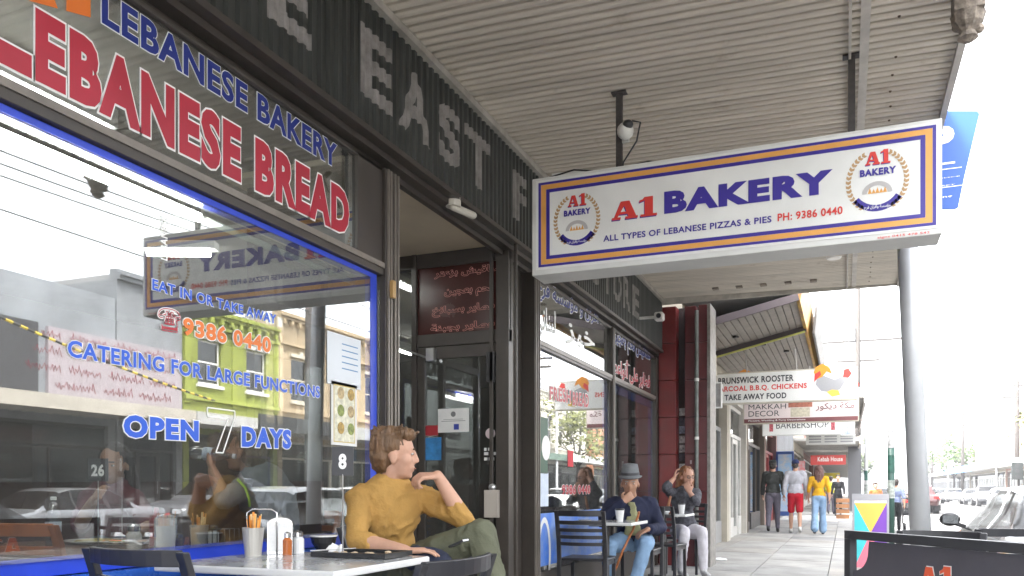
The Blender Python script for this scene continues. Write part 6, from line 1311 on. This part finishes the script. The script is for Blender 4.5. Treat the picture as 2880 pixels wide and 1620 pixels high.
for r, h in ((.001,.105),(.05,.112),(.078,.105),(.088,.06),(.093,.005),(.096,-.002),(.119,-.010),(.122,-.004),(.121,-.014),(.094,-.012),(.001,-.012)): rs.append([c+(a_*math.cos(t)*r*.92+b_2*math.sin(t)*r*1.08)*1.05+u2*(h-(.014*abs(math.sin(t)) if r > .12 else 0)) for t in [k*math.pi/14 for k in range(28)]])
hat.rings(rs); ho = ob(hat, 'hat', cl('felt_grey', (.19,.20,.21)), T, smooth=True)
mb = MB(); mb.rings([[c+(a_*math.cos(t)*.0945*.93+b_2*math.sin(t)*.0945*1.09)*1.055+u2*h for t in [k*math.pi/14 for k in range(28)]] for h in (.006,.030)], cap=False); ob(mb, 'hat_band', mat('band_dark', (.05,.05,.055), rough=.7), ho, smooth=True)
sh_ = MB(); ch_ = V(J['chest']); pl_ = V(J['pelvis']); fr = V((.1,-1,0)).normalized(); sd_ = V((1,.1,0)).normalized()
sh_.add([ch_+V((0,0,.16))+fr*.135-sd_*.02, ch_+V((0,0,.16))+fr*.135+sd_*.045, pl_+V((0,0,.04))+fr*.225+sd_*.10, pl_+V((0,0,.04))+fr*.225-sd_*.075]+[q_ for q_ in (ch_+V((0,0,.09))-sd_*.035, ch_+V((0,0,.09))+sd_*.035, pl_+V((0,0,.02))+sd_*.075, pl_+V((0,0,.02))-sd_*.065)], [(0,1,2,3),(0,4,5,1),(1,5,6,2),(2,6,7,3),(3,7,4,0),(4,7,6,5)])
blob(sh_, 'shirt_front', cl('shirt_olive', (.36,.36,.20)), .012, 2, T, .006, 10)
solo(MB().tube([P(1797,1440,7.72), P(1795,1450,7.75), P(1780,1490,7.75), P(1752,1548,7.72), P(1716,1640,7.7)], .0115, 8), 'walking_cane', mat('cane_wood', (.42,.14,.04), rough=.35, var=.5, sc=25), 'speckled orange wooden walking cane leaning from the old man\'s hand', 'cane', smooth=True)
# woman in white trousers
d0 = 10.15
J = dict(head=P(1932,1340,d0-.05), face=V((.62,-.75,-.12)), hup=(.05,-.05,1), neck=P(1924,1378,d0), chest=P(1922,1412,d0), pelvis=P(1925,1478,d0+.05), front=V((.3,-1,0)),
    shR=P(1890,1388,d0), shL=P(1958,1388,d0), elR=P(1872,1372,d0-.22), wrR=P(1896,1345,d0-.16), elL=P(1958,1412,d0-.25), wrL=P(1940,1385,d0-.22),
    hipR=P(1905,1480,d0), hipL=P(1945,1480,d0), knR=P(1925,1490,d0-.42), anR=P(1915,1590,d0-.30), toR=P(1930,1608,d0-.48), knL=P(1975,1490,d0-.36), anL=P(1978,1588,d0-.30), toL=P(1992,1605,d0-.46))
for s in 'LR': J['an'+s].z = .09; J['to'+s].z = .03
J['knR'].z = J['knL'].z = .54; J['hipR'].z = J['hipL'].z = .53; J['pelvis'].z = .57
hands = dict(R=(V((.2,.1,1)), (.8,.2,0), .5, 1), L=(P(1932,1366,d0-.24)-P(1940,1385,d0-.22), (-.2,.9,.2), .6, -1))
T, Q, HM = human('woman in a dark top and white trousers covering her mouth with one hand', J, ('rose', (.50,.28,.20)), mat('cloth_black_print', (.02,.02,.025), rough=.85, var=.2, sc=26, c2=(.10,.10,.12)), cl('white_trousers', (.62,.60,.64)), mat('sneaker_print', (.5,.5,.5), var=.6, sc=60),
    (hr('auburn', (.22,.085,.03)), 'long'), k=1.0, sleeve=1.35, hands=hands, female=True, belly=.02)
g_ = MB()
for d in (-.03, .03): g_.tube([Q(.102,.002,d)+ (HM @ V((math.cos(t)*.022, 0, math.sin(t)*.018))) for t in [k*math.pi/6 for k in range(13)]], .0028, 5)
ob(g_, 'glasses', mat('black_plastic', (.02,.02,.02)), T, smooth=True)
solo(MB().tube([P(1886,1395,9.8), P(1875,1440,9.8)], [.014,.020], 8), 'bag_strap', mat('tan_leather', (.30,.12,.05), rough=.5), 'tan leather strap hanging at the woman\'s side', 'strap', smooth=True)
# walkers
def walker(label, u, d, h, heading, walk, skin, top, bot, shoe, hair, **kw):
    p = P(u, VH, d); J, k = standing(p.x, p.y, h, heading, walk); return human(label, J, skin, top, bot, shoe, hair, k=k, eyes=kw.pop('eyes', False), **kw)
SKF = ('fair', (.52,.30,.21)); SHB = mat('shoe_black', (.02,.02,.022)); SHW = mat('shoe_white', (.6,.6,.58))
T, Q, HM = walker('walking man in a charcoal jacket and grey trousers seen from behind', 2174, 20.3, 1.78, -2, .28, SKF, cl('charcoal', (.045,.048,.045)), cl('grey_trouser', (.12,.11,.14)), SHB, (hr('dark', (.03,.022,.018)), 'short'), sleeve=1.9, jacket=.14)
ob(MB().ell(Q(-.03,.085,0), .092, .105, .05, HM, 16, 8), 'cap', cl('cap_black', (.03,.04,.04)), T, smooth=True)
T, Q, HM = walker('walking man in a pale grey sweatshirt and red shorts seen from behind', 2237, 20.0, 1.80, -3, -.24, SKF, cl('pale_grey', (.42,.42,.46)), cl('red_shorts', (.42,.012,.025)), SHW, (hr('dark', (.03,.022,.018)), 'buzz'), sleeve=1.9, legs=.5, jacket=.12, coatlen=.03)
ob(MB().ell(Q(-.02,.05,0), .090, .105, .082, HM, 16, 8).ell(Q(.10,.02,0), .06, .06, .01, HM, 12, 5), 'cap', cl('cap_navy', (.02,.03,.10)), T, smooth=True)
walker('walking woman in a yellow top and wide blue jeans with long brown hair', 2303, 19.8, 1.66, -2, .22, SKF, cl('yellow', (.66,.36,.02)), cl('jeans_pale', (.24,.36,.52)), SHB, (hr('brown_long', (.13,.06,.05)), 'long'), sleeve=1.2, flare=.045, female=True)
walker('distant walker in a yellow green top beyond the long haired woman', 2337, 36, 1.66, 5, .2, SKF, cl('lime', (.45,.45,.05)), cl('grey_trouser', (.12,.11,.14)), SHB, (hr('dark', (.03,.022,.018)), 'short'), sleeve=1.2)
walker('distant walker dressed all in black near the crate stand', 2357, 34, 1.68, 180, .15, SKF, cl('black', (.02,.02,.022)), cl('black', (.02,.02,.022)), SHB, (hr('dark', (.03,.022,.018)), 'short'), sleeve=1.9)
T, Q, HM = walker('person in a slate blue shirt pushing a pram along the kerb', 2520, 27, 1.74, 0, .2, SKF, cl('slate', (.16,.19,.30)), cl('black', (.02,.02,.022)), SHB, (hr('dark', (.03,.022,.018)), 'short'), sleeve=.9)
p = P(2520, VH, 27.6); T = thing('pram', 'black pram pushed by the person in the slate blue shirt', 'pram', (p.x, p.y, -.28)); mb = MB()
ob(MB().ell((p.x, p.y+.25, .35), .27, .36, .24, None, 14, 8), 'bassinet', M_CHB, T, smooth=True); ob(MB().bar((p.x-.22, p.y-.3, .75), (p.x-.22, p.y+.4, -.1), .03, .03).bar((p.x+.22, p.y-.3, .75), (p.x+.22, p.y+.4, -.1), .03, .03).bar((p.x-.22, p.y-.3, .75), (p.x+.22, p.y-.3, .75), .03, .03), 'frame', M_CHBP, T)
for sx in (-.27, .27):
    for sy in (-.15, .55): ob(MB().lathe((p.x+sx, p.y+sy, RZ+.14), [(.09,-.02),(.14,-.02),(.14,.02),(.09,.02)], 14, 'x'), 'wheel', M_TYRE, T)
walker('distant person in an orange shirt behind the A-frame sign', 2462, 31, 1.66, 170, .1, SKF, cl('orange', (.62,.12,.04)), cl('grey_trouser', (.12,.11,.14)), SHB, (hr('dark', (.03,.022,.018)), 'short'), sleeve=.9)
# people inside the bakery
d0 = 4.6; lf = -jr
J = dict(head=P(690,1268,d0), face=V((-.95,-.30,.18)), hup=(.15,.05,1), neck=P(722,1345,d0+.02), chest=P(745,1400,d0+.05), pelvis=P(775,1545,d0+.1), front=V((-.8,-.5,0)),
    shR=P(690,1372,d0-.10), shL=P(800,1385,d0+.15), elR=P(630,1405,d0-.22), wrR=P(598,1322,d0-.15), elL=P(815,1500,d0), wrL=P(735,1545,d0-.3),
    hipR=P(750,1560,d0), hipL=P(800,1560,d0+.15), knR=P(640,1560,d0-.25), anR=P(650,1800,d0-.2), toR=P(600,1820,d0-.25), knL=P(670,1570,d0), anL=P(680,1800,d0), toL=P(640,1820,d0))
hands = dict(R=(P(580,1275,d0-.12)-P(598,1322,d0-.15), (.5,.6,.1), .75, 1), L=(lf, (0,0,-1), .3, 1))
T, Q, HM = human('man in a grey shirt drinking from a water bottle inside the window', J, ('tan', (.40,.22,.14)), cl('grey_tee', (.22,.235,.26)), cl('jeans_dark', (.05,.07,.12)), SHB, (hr('brown', (.13,.075,.035)), 'short'), near=True, sleeve=.75, hands=hands)
mb = MB(); a = P(672,1340,d0-.14); b = P(700,1400,d0-.12); mb.tube([P(668,1348,d0-.19), P(690,1372,d0-.20), P(700,1400,d0-.2), P(702,1425,d0-.19)], .007, 6); ob(mb, 'lanyard', mat('lime_strap', (.5,.8,.1), rough=.5), T, smooth=True)
p = P(655,1283,d0-.12); q_ = P(538,1272,d0-.12); bottle('clear bottle tilted to the drinking man\'s mouth', tuple(q_), (p-q_), 1.0)
d0 = 5.0
J = dict(head=P(320,1305,d0), face=V((.35,-.9,-.15)), hup=(0,-.1,1), neck=P(315,1375,d0+.02), chest=P(312,1430,d0+.05), pelvis=P(312,1540,d0+.1), front=V((.3,-.9,0)),
    shR=P(255,1400,d0), shL=P(372,1400,d0), elR=P(225,1478,d0-.25), wrR=P(262,1408,d0-.5), elL=P(420,1480,d0-.3), wrL=P(390,1500,d0-.55),
    hipR=P(285,1550,d0), hipL=P(345,1550,d0), knR=P(270,1560,d0-.4), anR=P(270,1760,d0-.4), toR=P(270,1780,d0-.5), knL=P(350,1560,d0-.4), anL=P(350,1760,d0-.4), toL=P(350,1780,d0-.5))
human('dark haired diner leaning over the plates inside the window', J, ('tan', (.40,.22,.14)), cl('maroon', (.12,.02,.03)), cl('jeans_dark', (.05,.07,.12)), SHB, (hr('dark', (.03,.022,.018)), 'long'), sleeve=.9, female=True)

bpy.data.scenes.remove(TS)
